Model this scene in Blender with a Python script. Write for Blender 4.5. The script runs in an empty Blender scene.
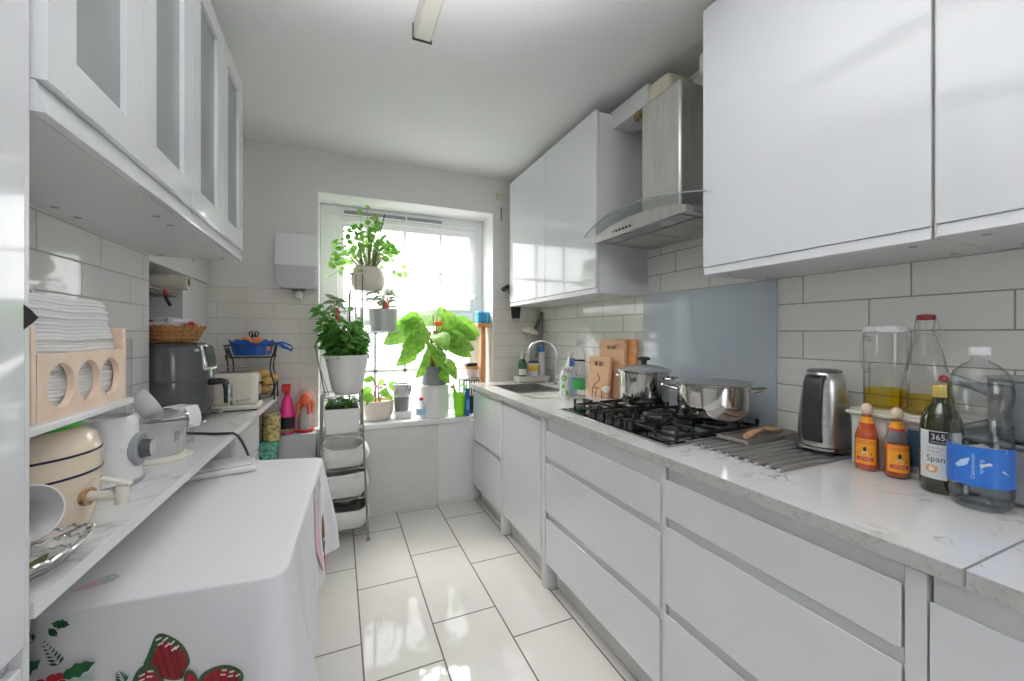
import bpy, bmesh, math, random
from mathutils import Vector, Matrix
random.seed(7)
PI = math.pi
S = bpy.context.scene
C = S.collection
def R(d): return math.radians(d)

# ------------------------------------------------------------------ materials
def nt(name):
    m = bpy.data.materials.new(name); m.use_nodes = True
    n = m.node_tree.nodes; l = m.node_tree.links
    return m, n, l, n['Principled BSDF']
def mat(name, col, rough=.5, metal=0., spec=.5, coat=0., noise=0., nscale=30., bump=0., bscale=60., trans=0., emis=0., sub=0.):
    m, n, l, b = nt(name)
    b.inputs['Base Color'].default_value = (*col, 1)
    b.inputs['Roughness'].default_value = rough
    b.inputs['Metallic'].default_value = metal
    b.inputs['Specular IOR Level'].default_value = spec
    b.inputs['Coat Weight'].default_value = coat
    b.inputs['Coat Roughness'].default_value = .03
    b.inputs['Transmission Weight'].default_value = trans
    if emis:
        b.inputs['Emission Color'].default_value = (*col, 1); b.inputs['Emission Strength'].default_value = emis
    tc = n.new('ShaderNodeTexCoord')
    if noise:
        t = n.new('ShaderNodeTexNoise'); t.inputs['Scale'].default_value = nscale; t.inputs['Detail'].default_value = 4
        l.new(tc.outputs['Object'], t.inputs['Vector'])
        r = n.new('ShaderNodeValToRGB')
        r.color_ramp.elements[0].position = .3; r.color_ramp.elements[1].position = .7
        r.color_ramp.elements[0].color = (*[max(0, c*(1-noise)) for c in col], 1)
        r.color_ramp.elements[1].color = (*[min(1, c*(1+noise)) for c in col], 1)
        l.new(t.outputs['Fac'], r.inputs['Fac']); l.new(r.outputs['Color'], b.inputs['Base Color'])
    if bump:
        t = n.new('ShaderNodeTexNoise'); t.inputs['Scale'].default_value = bscale; t.inputs['Detail'].default_value = 3
        l.new(tc.outputs['Object'], t.inputs['Vector'])
        u = n.new('ShaderNodeBump'); u.inputs['Strength'].default_value = bump; u.inputs['Distance'].default_value = .01
        l.new(t.outputs['Fac'], u.inputs['Height']); l.new(u.outputs['Normal'], b.inputs['Normal'])
    return m
def stretch_mat(name, c1, c2, scale, rough=.4, metal=0., axis=(1, 1, 12), bump=.0):
    m, n, l, b = nt(name)
    tc = n.new('ShaderNodeTexCoord'); mp = n.new('ShaderNodeMapping'); mp.inputs['Scale'].default_value = axis
    t = n.new('ShaderNodeTexNoise'); t.inputs['Scale'].default_value = scale; t.inputs['Detail'].default_value = 5
    r = n.new('ShaderNodeValToRGB'); r.color_ramp.elements[0].color = (*c1, 1); r.color_ramp.elements[1].color = (*c2, 1)
    r.color_ramp.elements[0].position = .3; r.color_ramp.elements[1].position = .7
    l.new(tc.outputs['Object'], mp.inputs['Vector']); l.new(mp.outputs['Vector'], t.inputs['Vector'])
    l.new(t.outputs['Fac'], r.inputs['Fac']); l.new(r.outputs['Color'], b.inputs['Base Color'])
    b.inputs['Roughness'].default_value = rough; b.inputs['Metallic'].default_value = metal
    return m
def clear_mat(name, tint=(.95, .96, .96), gloss=.25, rough=.02, edge=1.):
    m, n, l, b = nt(name); n.remove(b)
    o = n['Material Output']; tr = n.new('ShaderNodeBsdfTransparent')
    g = n.new('ShaderNodeBsdfGlossy'); g.inputs['Roughness'].default_value = rough
    lw = n.new('ShaderNodeLayerWeight'); lw.inputs['Blend'].default_value = .5
    pw = n.new('ShaderNodeMath'); pw.operation = 'POWER'; pw.inputs[1].default_value = 3.5; l.new(lw.outputs['Facing'], pw.inputs[0])
    ma = n.new('ShaderNodeMath'); ma.operation = 'MULTIPLY_ADD'; ma.inputs[1].default_value = gloss; ma.inputs[2].default_value = .045; l.new(pw.outputs[0], ma.inputs[0])
    cr = n.new('ShaderNodeValToRGB'); cr.color_ramp.elements[0].color = (*tint, 1); cr.color_ramp.elements[1].color = (*[c*edge for c in tint], 1)
    cr.color_ramp.elements[0].position = .45; cr.color_ramp.elements[1].position = .97; l.new(lw.outputs['Facing'], cr.inputs['Fac']); l.new(cr.outputs['Color'], tr.inputs['Color'])
    mx = n.new('ShaderNodeMixShader')
    l.new(ma.outputs[0], mx.inputs[0]); l.new(tr.outputs[0], mx.inputs[1]); l.new(g.outputs[0], mx.inputs[2])
    l.new(mx.outputs[0], o.inputs['Surface'])
    return m
def refr_mat(name, ior):
    m, n, l, b = nt(name); n.remove(b); g = n.new('ShaderNodeBsdfGlass'); g.inputs['IOR'].default_value = ior; g.inputs['Roughness'].default_value = 0
    g.inputs['Color'].default_value = (.985, .99, 1, 1); l.new(g.outputs[0], n['Material Output'].inputs['Surface']); return m
def milky_mat(name, col, opac, rough=.4):
    m, n, l, b = nt(name)
    b.inputs['Base Color'].default_value = (*col, 1); b.inputs['Roughness'].default_value = rough
    b.inputs['Alpha'].default_value = opac
    return m
def sheer_mat(name, col, opac):
    m, n, l, b = nt(name); n.remove(b); o = n['Material Output']
    tr = n.new('ShaderNodeBsdfTransparent'); d = n.new('ShaderNodeBsdfDiffuse'); d.inputs['Color'].default_value = (*col, 1)
    q = n.new('ShaderNodeBsdfTranslucent'); q.inputs['Color'].default_value = (*col, 1)
    m1 = n.new('ShaderNodeMixShader'); m1.inputs[0].default_value = .6
    l.new(d.outputs[0], m1.inputs[1]); l.new(q.outputs[0], m1.inputs[2])
    m2 = n.new('ShaderNodeMixShader'); m2.inputs[0].default_value = opac
    l.new(tr.outputs[0], m2.inputs[1]); l.new(m1.outputs[0], m2.inputs[2]); l.new(m2.outputs[0], o.inputs['Surface'])
    return m
def leaf_mat(name, c1, c2, scale=18):
    m, n, l, b = nt(name); o = n['Material Output']
    tc = n.new('ShaderNodeTexCoord'); t = n.new('ShaderNodeTexNoise'); t.inputs['Scale'].default_value = scale
    r = n.new('ShaderNodeValToRGB'); r.color_ramp.elements[0].color = (*c1, 1); r.color_ramp.elements[1].color = (*c2, 1)
    r.color_ramp.elements[0].position = .35; r.color_ramp.elements[1].position = .65
    l.new(tc.outputs['Object'], t.inputs['Vector']); l.new(t.outputs['Fac'], r.inputs['Fac'])
    l.new(r.outputs['Color'], b.inputs['Base Color']); b.inputs['Roughness'].default_value = .35
    q = n.new('ShaderNodeBsdfTranslucent'); l.new(r.outputs['Color'], q.inputs['Color'])
    mx = n.new('ShaderNodeMixShader'); mx.inputs[0].default_value = .45
    l.new(b.outputs[0], mx.inputs[1]); l.new(q.outputs[0], mx.inputs[2]); l.new(mx.outputs[0], o.inputs['Surface'])
    return m
def tile_mat(name, ax, x0, z0, bw, rh, off, col, grout, rough=.08, mortar=.003, paint=None, zmax=None, var=.03, axis2='Z'):
    """brick pattern laid along object axis ax (length) and axis2 (rows); paint above zmax"""
    m, n, l, b = nt(name)
    tc = n.new('ShaderNodeTexCoord'); sp = n.new('ShaderNodeSeparateXYZ'); l.new(tc.outputs['Object'], sp.inputs[0])
    a1 = n.new('ShaderNodeMath'); a1.operation = 'SUBTRACT'; a1.inputs[1].default_value = x0
    a2 = n.new('ShaderNodeMath'); a2.operation = 'SUBTRACT'; a2.inputs[1].default_value = z0
    l.new(sp.outputs[ax], a1.inputs[0]); l.new(sp.outputs[axis2], a2.inputs[0])
    cb = n.new('ShaderNodeCombineXYZ'); l.new(a1.outputs[0], cb.inputs[0]); l.new(a2.outputs[0], cb.inputs[1])
    br = n.new('ShaderNodeTexBrick'); l.new(cb.outputs[0], br.inputs['Vector'])
    br.offset = off; br.offset_frequency = 2; br.squash = 1
    br.inputs['Scale'].default_value = 1; br.inputs['Brick Width'].default_value = bw; br.inputs['Row Height'].default_value = rh
    br.inputs['Mortar Size'].default_value = mortar; br.inputs['Mortar Smooth'].default_value = .1; br.inputs['Bias'].default_value = 0
    br.inputs['Color1'].default_value = (*col, 1); br.inputs['Color2'].default_value = (*[c*(1-var) for c in col], 1)
    br.inputs['Mortar'].default_value = (*grout, 1)
    bu = n.new('ShaderNodeBump'); bu.inputs['Strength'].default_value = .35; bu.inputs['Distance'].default_value = .002; bu.invert = True
    l.new(br.outputs['Fac'], bu.inputs['Height'])
    nz = n.new('ShaderNodeTexNoise'); nz.inputs['Scale'].default_value = 5; l.new(tc.outputs['Object'], nz.inputs['Vector'])
    b2 = n.new('ShaderNodeBump'); b2.inputs['Strength'].default_value = .06; b2.inputs['Distance'].default_value = .01
    l.new(nz.outputs['Fac'], b2.inputs['Height']); l.new(bu.outputs['Normal'], b2.inputs['Normal']); l.new(b2.outputs['Normal'], b.inputs['Normal'])
    rr = n.new('ShaderNodeMath'); rr.operation = 'MULTIPLY_ADD'; rr.inputs[1].default_value = .6; rr.inputs[2].default_value = rough
    l.new(br.outputs['Fac'], rr.inputs[0]); l.new(rr.outputs[0], b.inputs['Roughness'])
    l.new(br.outputs['Color'], b.inputs['Base Color'])
    if paint:
        o = n['Material Output']; p = n.new('ShaderNodeBsdfPrincipled')
        p.inputs['Base Color'].default_value = (*paint, 1); p.inputs['Roughness'].default_value = .6
        g = n.new('ShaderNodeMath'); g.operation = 'GREATER_THAN'; g.inputs[1].default_value = zmax; l.new(sp.outputs['Z'], g.inputs[0])
        mx = n.new('ShaderNodeMixShader'); l.new(g.outputs[0], mx.inputs[0]); l.new(b.outputs[0], mx.inputs[1]); l.new(p.outputs[0], mx.inputs[2])
        l.new(mx.outputs[0], o.inputs['Surface'])
    return m
def marble_mat(name, base, vein, scale=5, rough=.12, amount=.62, speck=True):
    m, n, l, b = nt(name)
    tc = n.new('ShaderNodeTexCoord')
    t = n.new('ShaderNodeTexNoise'); t.inputs['Scale'].default_value = scale; t.inputs['Detail'].default_value = 8; t.inputs['Roughness'].default_value = .65; t.inputs['Distortion'].default_value = 1.4
    l.new(tc.outputs['Object'], t.inputs['Vector'])
    r = n.new('ShaderNodeValToRGB'); e = r.color_ramp.elements
    e[0].position = .47; e[0].color = (0, 0, 0, 1); e[1].position = .53; e[1].color = (0, 0, 0, 1)
    k = r.color_ramp.elements.new(.5); k.color = (1, 1, 1, 1)
    l.new(t.outputs['Fac'], r.inputs['Fac'])
    t2 = n.new('ShaderNodeTexNoise'); t2.inputs['Scale'].default_value = scale*1.7; t2.inputs['Detail'].default_value = 3
    l.new(tc.outputs['Object'], t2.inputs['Vector'])
    r2 = n.new('ShaderNodeValToRGB'); r2.color_ramp.elements[0].position = amount-.08; r2.color_ramp.elements[1].position = amount+.1
    l.new(t2.outputs['Fac'], r2.inputs['Fac'])
    mu = n.new('ShaderNodeMath'); mu.operation = 'MULTIPLY'; l.new(r.outputs['Color'], mu.inputs[0]); l.new(r2.outputs['Color'], mu.inputs[1])
    t3 = n.new('ShaderNodeTexNoise'); t3.inputs['Scale'].default_value = 3; t3.inputs['Detail'].default_value = 6; l.new(tc.outputs['Object'], t3.inputs['Vector'])
    mxa = n.new('ShaderNodeMix'); mxa.data_type = 'RGBA'
    mxa.inputs[6].default_value = (*base, 1); mxa.inputs[7].default_value = (*[c*.9 for c in base], 1); l.new(t3.outputs['Fac'], mxa.inputs[0])
    mx = n.new('ShaderNodeMix'); mx.data_type = 'RGBA'; mx.inputs[7].default_value = (*vein, 1)
    l.new(mu.outputs[0], mx.inputs[0]); l.new(mxa.outputs[2], mx.inputs[6]); l.new(mx.outputs[2], b.inputs['Base Color'])
    b.inputs['Roughness'].default_value = rough
    return m

def plaid_mat(name, base, c2, c3):
    m, n, l, b = nt(name); tc = n.new('ShaderNodeTexCoord'); col = None
    for ax, c, sc in (('X', c2, 24), ('Z', c3, 30), ('Y', c2, 24)):
        w = n.new('ShaderNodeTexWave'); w.bands_direction = ax; w.inputs['Scale'].default_value = sc; l.new(tc.outputs['Object'], w.inputs['Vector'])
        r = n.new('ShaderNodeValToRGB'); r.color_ramp.elements[0].position = .62; r.color_ramp.elements[1].position = .75; l.new(w.outputs['Fac'], r.inputs['Fac'])
        mu = n.new('ShaderNodeMath'); mu.operation = 'MULTIPLY'; mu.inputs[1].default_value = .6; l.new(r.outputs['Color'], mu.inputs[0])
        mx = n.new('ShaderNodeMix'); mx.data_type = 'RGBA'; mx.inputs[7].default_value = (*c, 1); l.new(mu.outputs[0], mx.inputs[0])
        if col is None: mx.inputs[6].default_value = (*base, 1)
        else: l.new(col, mx.inputs[6])
        col = mx.outputs[2]
    l.new(col, b.inputs['Base Color']); b.inputs['Roughness'].default_value = .8; return m
M = {}
M['gloss'] = mat('gloss_white_lacquer', (.78, .79, .815), .07, coat=.4)
M['glossmatte'] = mat('satin_white_board', (.76, .765, .78), .3)
M['carcass'] = mat('white_carcass_board', (.72, .725, .73), .35)
M['plinth'] = mat('plinth_white', (.66, .66, .66), .4)
M['recess'] = mat('handle_channel_white', (.84, .84, .84), .3)
M['paint'] = mat('wall_paint', (.80, .795, .78), .6, bump=.03, bscale=180)
M['rearpaint'] = mat('grey_rear_wall_paint', (.34, .34, .35), .6)
M['ceil'] = mat('ceiling_paint', (.88, .88, .885), .7, bump=.05, bscale=14)
M['upvc'] = mat('white_window_plastic', (.85, .86, .87), .25)
M['sill'] = mat('white_sill_paint', (.83, .83, .83), .3)
M['board'] = mat('beige_hardboard', (.70, .69, .66), .5, noise=.04, nscale=6)
M['greyledge'] = mat('grey_painted_boxing', (.55, .55, .56), .5)
M['floor'] = tile_mat('cream_floor_tiles', 'Y', 1.80, .089, .6, .299, .358, (.77, .74, .70), (.13, .12, .11), rough=.05, mortar=.0035, var=.02, axis2='X')
M['tileR'] = tile_mat('wall_tiles_metro', 'Y', .444, .997, .311, .1037, .341, (.88, .87, .83), (.36, .34, .31), rough=.07, mortar=.0022)
M['tileL'] = tile_mat('wall_tiles_metro_white', 'Y', 1.654, 1.1007, .311, .1037, .653, (.78, .785, .77), (.42, .42, .41), rough=.05, mortar=.0026)
M['tileB'] = tile_mat('wall_tiles_window_side', 'X', -.24, 1.398, .311, .1, .5, (.80, .765, .70), (.52, .50, .46), rough=.12, mortar=.0022, paint=(.77, .765, .74), zmax=1.6)
M['quartz'] = marble_mat('white_quartz', (.82, .815, .80), (.24, .23, .22), 6)
M['quartzedge'] = marble_mat('quartz_cut_edge', (.50, .495, .48), (.25, .24, .22), 22, rough=.35, amount=.5)
M['laminate'] = marble_mat('grey_white_laminate', (.74, .745, .75), (.50, .51, .52), 3, rough=.22, amount=.5)
M['steel'] = stretch_mat('brushed_steel', (.50, .49, .47), (.70, .69, .67), 8, rough=.28, metal=1., axis=(1, 1, 10))
M['hoodsteel'] = stretch_mat('hood_steel', (.60, .58, .56), (.70, .68, .66), 5, rough=.35, metal=.85, axis=(10, 10, 1))
M['mirror'] = mat('polished_steel', (.66, .63, .60), .10, 1.)
M['barsteel'] = mat('grey_bar_steel', (.50, .50, .49), .3, .9)
M['chrome'] = mat('chrome', (.75, .75, .76), .07, 1.)
M['darksteel'] = mat('dark_grey_metal', (.16, .155, .15), .4, .8)
M['rackmetal'] = mat('grey_rack_metal', (.30, .29, .28), .45, .7)
M['iron'] = mat('black_cast_iron', (.018, .018, .019), .45)
M['hobglass'] = mat('black_hob_glass', (.012, .013, .013), .04, coat=.5)
M['black'] = mat('black_plastic', (.02, .02, .021), .3)
M['blackmetal'] = mat('black_wire', (.03, .03, .032), .4, .3)
M['glass'] = clear_mat('clear_glass', (.955, .965, .965), .8, edge=.5)
M['pane'] = clear_mat('window_pane', (.985, .985, .985), .25)
M['plastic'] = clear_mat('clear_plastic', (.94, .95, .96), .7, .04, edge=.55)
M['greypane'] = milky_mat('grey_cabinet_glass', (.40, .42, .43), .72, .06)
M['canopy'] = clear_mat('canopy_glass', (.90, .93, .92), .35)
M['splash'] = mat('pale_blue_back_painted_glass', (.50, .555, .61), .06, coat=.6)
M['wood'] = stretch_mat('light_beech', (.62, .36, .20), (.72, .45, .27), 9, rough=.5, axis=(2, 2, 14))
M['pine'] = stretch_mat('pine_holder', (.78, .58, .44), (.85, .69, .55), 10, rough=.5, axis=(12, 2, 2))
M['pinein'] = mat('pine_inside', (.48, .28, .15), .6)
M['darkwood'] = stretch_mat('turner_wood', (.42, .22, .10), (.62, .36, .17), 14, rough=.55, axis=(8, 2, 2))
M['orangewood'] = stretch_mat('orange_wood', (.62, .27, .10), (.72, .36, .15), 9, rough=.5, axis=(2, 2, 12))
M['white'] = mat('white_plastic', (.80, .80, .80), .25)
M['cream'] = mat('cream_plastic', (.78, .75, .66), .3)
M['creamgloss'] = mat('cream_enamel', (.74, .68, .58), .18, coat=.3)
M['crock'] = mat('cream_stoneware', (.74, .62, .48), .12, coat=.5)
M['navy'] = mat('navy_glaze', (.012, .018, .05), .2)
M['green'] = mat('green_plastic', (.03, .42, .03), .3)
M['limeg'] = mat('lime_green_plastic', (.25, .72, .02), .35)
M['blue'] = mat('blue_plastic', (.02, .12, .42), .35)
M['blueb'] = mat('blue_bag_plastic', (.015, .10, .42), .3, bump=.5, bscale=40)
M['sky'] = mat('blue_sponge', (.08, .42, .75), .8)
M['red'] = mat('red_plastic', (.62, .03, .03), .35)
M['darkred'] = mat('dark_red_stopper', (.25, .02, .03), .4)
M['pink'] = mat('pink_liquid', (.90, .05, .30), .25)
M['orange'] = mat('orange_plastic', (.95, .17, .06), .3)
M['yellow'] = mat('yellow_print', (.85, .55, .05), .4)
M['paper'] = mat('white_paper', (.82, .82, .82), .8)
M['cloth'] = mat('white_tablecloth', (.76, .755, .775), .85, bump=.03, bscale=300)
M['pot'] = mat('white_plant_pot', (.82, .815, .80), .4)
M['beigepot'] = mat('beige_ceramic', (.74, .68, .60), .35)
M['greypot'] = mat('grey_pot', (.22, .225, .235), .5)
M['silverpot'] = mat('silver_pot', (.55, .56, .57), .35, .3)
M['soil'] = mat('soil', (.06, .04, .025), .9, bump=.8, bscale=90)
M['bark'] = mat('bark_chips', (.35, .22, .12), .9, noise=.4, nscale=60, bump=.8, bscale=80)
M['airfry'] = mat('charcoal_plastic', (.075, .08, .086), .2, coat=.3)
M['greyp'] = mat('grey_plastic', (.28, .29, .31), .35)
M['litegrey'] = mat('light_grey_plastic', (.52, .52, .53), .35)
M['wicker'] = mat('wicker', (.42, .20, .07), .6, noise=.3, nscale=60, bump=.6, bscale=90)
M['potato'] = mat('potato_skin', (.55, .34, .10), .6, noise=.2, nscale=25)
M['orangefruit'] = mat('orange_peel', (.85, .25, .06), .45, bump=.2, bscale=160)
M['pilea'] = leaf_mat('round_leaf_green', (.12, .36, .04), (.30, .58, .10))
M['pilea'].name = 'round_leaf_green'
M['basil'] = leaf_mat('bushy_leaf_green', (.05, .22, .03), (.20, .46, .09))
M['philo'] = leaf_mat('big_leaf_green', (.14, .36, .04), (.30, .54, .08), 30)
M['dusty'] = leaf_mat('dull_leaf_green', (.12, .20, .10), (.32, .42, .26))
M['stem'] = mat('green_stem', (.22, .28, .08), .6)
M['brownstem'] = mat('brown_stem', (.30, .18, .08), .7)
M['olive'] = mat('olive_leaf_motif', (.10, .11, .03), .5)
M['darkrib'] = mat('dark_red_rib_print', (.16, .012, .015), .8)
M['holly'] = mat('holly_green_print', (.012, .10, .035), .8, noise=.5, nscale=90)
M['hollylt'] = mat('pale_holly_print', (.45, .58, .50), .8)
M['tartan'] = plaid_mat('red_ribbon_print', (.36, .012, .022), (.22, .02, .02), (.42, .02, .03))
M['tartang'] = plaid_mat('green_ribbon_print', (.02, .09, .04), (.10, .08, .03), (.03, .13, .06))
M['whiteprint'] = mat('white_print', (.72, .72, .70), .8)
M['faded'] = mat('faded_pink_print', (.72, .50, .55), .85)
M['fadedg'] = mat('faded_green_print', (.45, .55, .55), .85)
M['oil'] = clear_mat('yellow_oil', (.88, .74, .10), .12)
M['oilglass'] = mat('olive_green_glass', (.018, .022, .005), .05, coat=.5)
M['sauce'] = mat('hot_sauce', (.42, .07, .012), .12, coat=.6)
M['saucelabel'] = mat('yellow_sauce_label', (.85, .36, .02), .45)
M['milky'] = milky_mat('milky_clear_plastic', (.80, .81, .82), .38, .12)
M['refract'] = refr_mat('bottled_water', 1.33)
M['water'] = clear_mat('water', (.93, .95, .965), .5, edge=.4)
M['bluelabel'] = mat('blue_water_label', (.02, .14, .52), .3)
M['bluelabel2'] = mat('pale_blue_print', (.45, .62, .82), .35)
M['labelwhite'] = mat('white_label', (.74, .75, .76), .45)
M['ink'] = mat('black_ink', (.015, .015, .018), .5)
M['redink'] = mat('red_ink', (.55, .03, .03), .5)
M['gold'] = mat('gold_cap', (.60, .45, .14), .35, .5)
M['tin'] = mat('storage_cream_plastic', (.70, .70, .64), .35)
M['bluetin'] = mat('dark_blue_label', (.03, .07, .12), .35)
M['fabricbin'] = mat('white_bag_fabric', (.70, .69, .67), .75, noise=.06, nscale=12, bump=.3, bscale=14)
M['sheer'] = sheer_mat('sheer_curtain', (.9, .9, .9), .13)
M['hem'] = sheer_mat('curtain_hem', (.86, .86, .88), .5)
M['bag'] = clear_mat('thin_bag', (.97, .93, .93), .5, .15)
M['greenglass'] = mat('green_soap', (.01, .12, .03), .15, coat=.5)
M['gsodalabel'] = mat('green_soda_label', (.05, .33, .08), .4)
M['lime'] = mat('lime_print', (.22, .42, .06), .5)
M['pastel'] = mat('patterned_pasta', (.55, .45, .16), .6, noise=.8, nscale=45)
M['teal'] = mat('teal_patterned_bag', (.12, .38, .28), .6, noise=.8, nscale=50)
M['treebark'] = mat('glare_paled_bark', (.72, .70, .68), .9)  # window glare put into the bark colour to keep the trees faint
M['ground'] = mat('pale_ground', (.6, .6, .56), .9)
M['lampglass'] = mat('fluorescent_cover', (.80, .77, .68), .4)
M['yellowed'] = mat('yellowed_plastic', (.68, .63, .50), .5, noise=.1, nscale=14)
M['foam'] = mat('brown_gap_filler', (.30, .19, .07), .8, bump=.8, bscale=60)
M['potsink'] = stretch_mat('sink_steel', (.42, .41, .40), (.55, .54, .53), 10, rough=.3, metal=1., axis=(8, 1, 1))
M['panlid'] = mat('pan_grey', (.40, .41, .43), .3, .6)
M['tray'] = mat('worn_grey_tray', (.36, .33, .29), .4, .6, noise=.2, nscale=20)

# ------------------------------------------------------------------ mesh builder
class B:
    def __init__(s): s.bm = bmesh.new()
    def box(s, a, b, rot=None):
        c = [(a[i]+b[i])/2 for i in range(3)]; d = [abs(b[i]-a[i]) for i in range(3)]
        mt = Matrix.Translation(c) @ (rot or Matrix.Identity(4)) @ Matrix.Diagonal((*d, 1))
        bmesh.ops.create_cube(s.bm, size=1, matrix=mt); return s
    def obox(s, c, d, rz=0, rx=0, ry=0):
        mt = Matrix.Translation(c) @ Matrix.Rotation(rz, 4, 'Z') @ Matrix.Rotation(ry, 4, 'Y') @ Matrix.Rotation(rx, 4, 'X') @ Matrix.Diagonal((*d, 1))
        bmesh.ops.create_cube(s.bm, size=1, matrix=mt); return s
    def lathe(s, prof, n=32, c=(0, 0, 0), rot=None, a0=0, a1=2*PI, sx=1, sy=1):
        mt = Matrix.Translation(c) @ (rot or Matrix.Identity(4))
        full = abs(a1-a0-2*PI) < 1e-6; k = n if full else n+1
        rows = []
        for r, z in prof:
            if r < 1e-6: rows.append([s.bm.verts.new(mt @ Vector((0, 0, z)))])
            else: rows.append([s.bm.verts.new(mt @ Vector((r*sx*math.cos(a0+(a1-a0)*i/n), r*sy*math.sin(a0+(a1-a0)*i/n), z))) for i in range(k)])
        for p, q in zip(rows, rows[1:]):
            for i in range(n):
                j = (i+1) % k
                if len(p) == 1 and len(q) == 1: continue
                if len(p) == 1: f = (p[0], q[j], q[i])
                elif len(q) == 1: f = (p[i], p[j], q[0])
                else: f = (p[i], p[j], q[j], q[i])
                try: s.bm.faces.new(f)
                except ValueError: pass
        return s
    def cyl(s, a, b, r, n=16, r2=None):
        a = Vector(a); b = Vector(b); d = b-a
        rot = d.to_track_quat('Z', 'Y').to_matrix().to_4x4(); h = d.length; r2 = r if r2 is None else r2
        return s.lathe([(0, 0), (r, 0), (r2, h), (0, h)], n, a, rot)
    def tube(s, pts, r, n=8, closed=False, rads=None):
        P_ = [Vector(p) for p in pts]; L = len(P_); up = Vector((0, 0, 1)); rings = []
        for i, p in enumerate(P_):
            if closed: t = P_[(i+1) % L]-P_[i-1]
            else: t = P_[min(i+1, L-1)]-P_[max(i-1, 0)]
            t.normalize()
            if i == 0:
                x = t.cross(up)
                if x.length < .05: x = t.cross(Vector((1, 0, 0)))
            else:
                x = x - t*x.dot(t)
                if x.length < 1e-5: x = t.cross(Vector((1, .3, 0)))
            x = x.normalized(); y = t.cross(x); rr = rads[i] if rads else r
            rings.append([s.bm.verts.new(p + (x*math.cos(2*PI*k/n)+y*math.sin(2*PI*k/n))*rr) for k in range(n)])
        prs = list(zip(rings, rings[1:])) + ([(rings[-1], rings[0])] if closed else [])
        for a, b in prs:
            for k in range(n): s.bm.faces.new((a[k], a[(k+1) % n], b[(k+1) % n], b[k]))
        if not closed: s.bm.faces.new(rings[0][::-1]); s.bm.faces.new(rings[-1])
        return s
    def poly(s, pts):
        s.bm.faces.new([s.bm.verts.new(p) for p in pts]); return s
    def prism(s, pts, ext):
        """planar polygon pts (3-d) extruded by vector ext"""
        e = Vector(ext); a = [s.bm.verts.new(Vector(p)) for p in pts]; b = [s.bm.verts.new(Vector(p)+e) for p in pts]
        s.bm.faces.new(a[::-1]); s.bm.faces.new(b); n = len(a)
        for i in range(n): s.bm.faces.new((a[i], a[(i+1) % n], b[(i+1) % n], b[i]))
        return s
    def ball(s, c, r, sc=(1, 1, 1), n=16, rot=None):
        mt = Matrix.Translation(c) @ (rot or Matrix.Identity(4)) @ Matrix.Diagonal((r*sc[0], r*sc[1], r*sc[2], 1))
        bmesh.ops.create_uvsphere(s.bm, u_segments=n, v_segments=max(6, n//2), radius=1, matrix=mt); return s
    def grid(s, f, nu, nv):
        v = [[s.bm.verts.new(f(i/nu, j/nv)) for j in range(nv+1)] for i in range(nu+1)]
        for i in range(nu):
            for j in range(nv): s.bm.faces.new((v[i][j], v[i+1][j], v[i+1][j+1], v[i][j+1]))
        return s
    def leaf(s, base, d, ln, w, droop=.3, fold=.15, shape=0, nu=6, roll=0., n=(0, 0, 1)):
        d = Vector(d).normalized(); side = d.cross(Vector(n))
        if side.length < .05: side = Vector((1, 0, 0))
        side.normalize()
        if roll: side = Matrix.Rotation(roll, 3, d) @ side
        up = side.cross(d).normalized(); base = Vector(base)
        def f(u, v):
            if shape == 0: ww = math.sin(PI*min(1, u**.75))*w*.5
            elif shape == 1: ww = w*.5*math.sqrt(max(0, 1-(2*u-1)**2))     # round
            else: ww = w*.5*((math.sin(PI*(u*.82+.18)))**.8)*(1 if u > .02 else .3)   # heart
            if u > .999: ww = 0.0005
            t = v*2-1
            return base + d*ln*u + side*ww*t - Vector((0, 0, 1))*droop*ln*u*u + up*(abs(t)*ww*fold)
        return s.grid(f, nu, 2)
    def obj(s, name, m, parent=None, bevel=0, seg=2, sub=0, smooth=40, solid=0):
        bmesh.ops.recalc_face_normals(s.bm, faces=s.bm.faces[:])
        me = bpy.data.meshes.new(name); s.bm.to_mesh(me); s.bm.free()
        for p in me.polygons: p.use_smooth = True
        me.set_sharp_from_angle(angle=R(smooth))
        if m: me.materials.append(M[m] if isinstance(m, str) else m)
        o = bpy.data.objects.new(name, me); C.objects.link(o)
        if parent: o.parent = parent
        if solid:
            k = o.modifiers.new('Solidify', 'SOLIDIFY'); k.thickness = solid; k.offset = 0
        if bevel:
            k = o.modifiers.new('Bevel', 'BEVEL'); k.width = bevel; k.segments = seg; k.limit_method = 'ANGLE'; k.angle_limit = R(45)
            k.harden_normals = False
        if sub:
            k = o.modifiers.new('Subdivision', 'SUBSURF'); k.levels = sub; k.render_levels = sub
        return o
def tag(o, label, cat, group=None, kind=None):
    o['label'] = label; o['category'] = cat
    if group: o['group'] = group
    if kind: o['kind'] = kind
    return o
def thing(name, label, cat, loc=(0, 0, 0), rz=0, group=None):
    o = bpy.data.objects.new(name, None); o.empty_display_size = .05; C.objects.link(o)
    o.location = loc; o.rotation_euler = (0, 0, rz)
    return tag(o, label, cat, group)
def solo(o, label, cat, loc=(0, 0, 0), rz=0, group=None):
    o.location = loc; o.rotation_euler = (0, 0, rz); return tag(o, label, cat, group)
def struct(o): o['kind'] = 'structure'; return o
def dup(root, loc, rz=None, label=None, group=None):
    kids = {}
    for o in C.objects:
        if o.parent: kids.setdefault(o.parent, []).append(o)
    def cp(o, par):
        c = o.copy(); C.objects.link(c)
        if par: c.parent = par
        for k in kids.get(o, []): cp(k, c)
        return c
    r = cp(root, None); r.location = loc
    if rz is not None: r.rotation_euler = (0, 0, rz)
    if label: r['label'] = label
    if group: r['group'] = group
    return r
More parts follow.
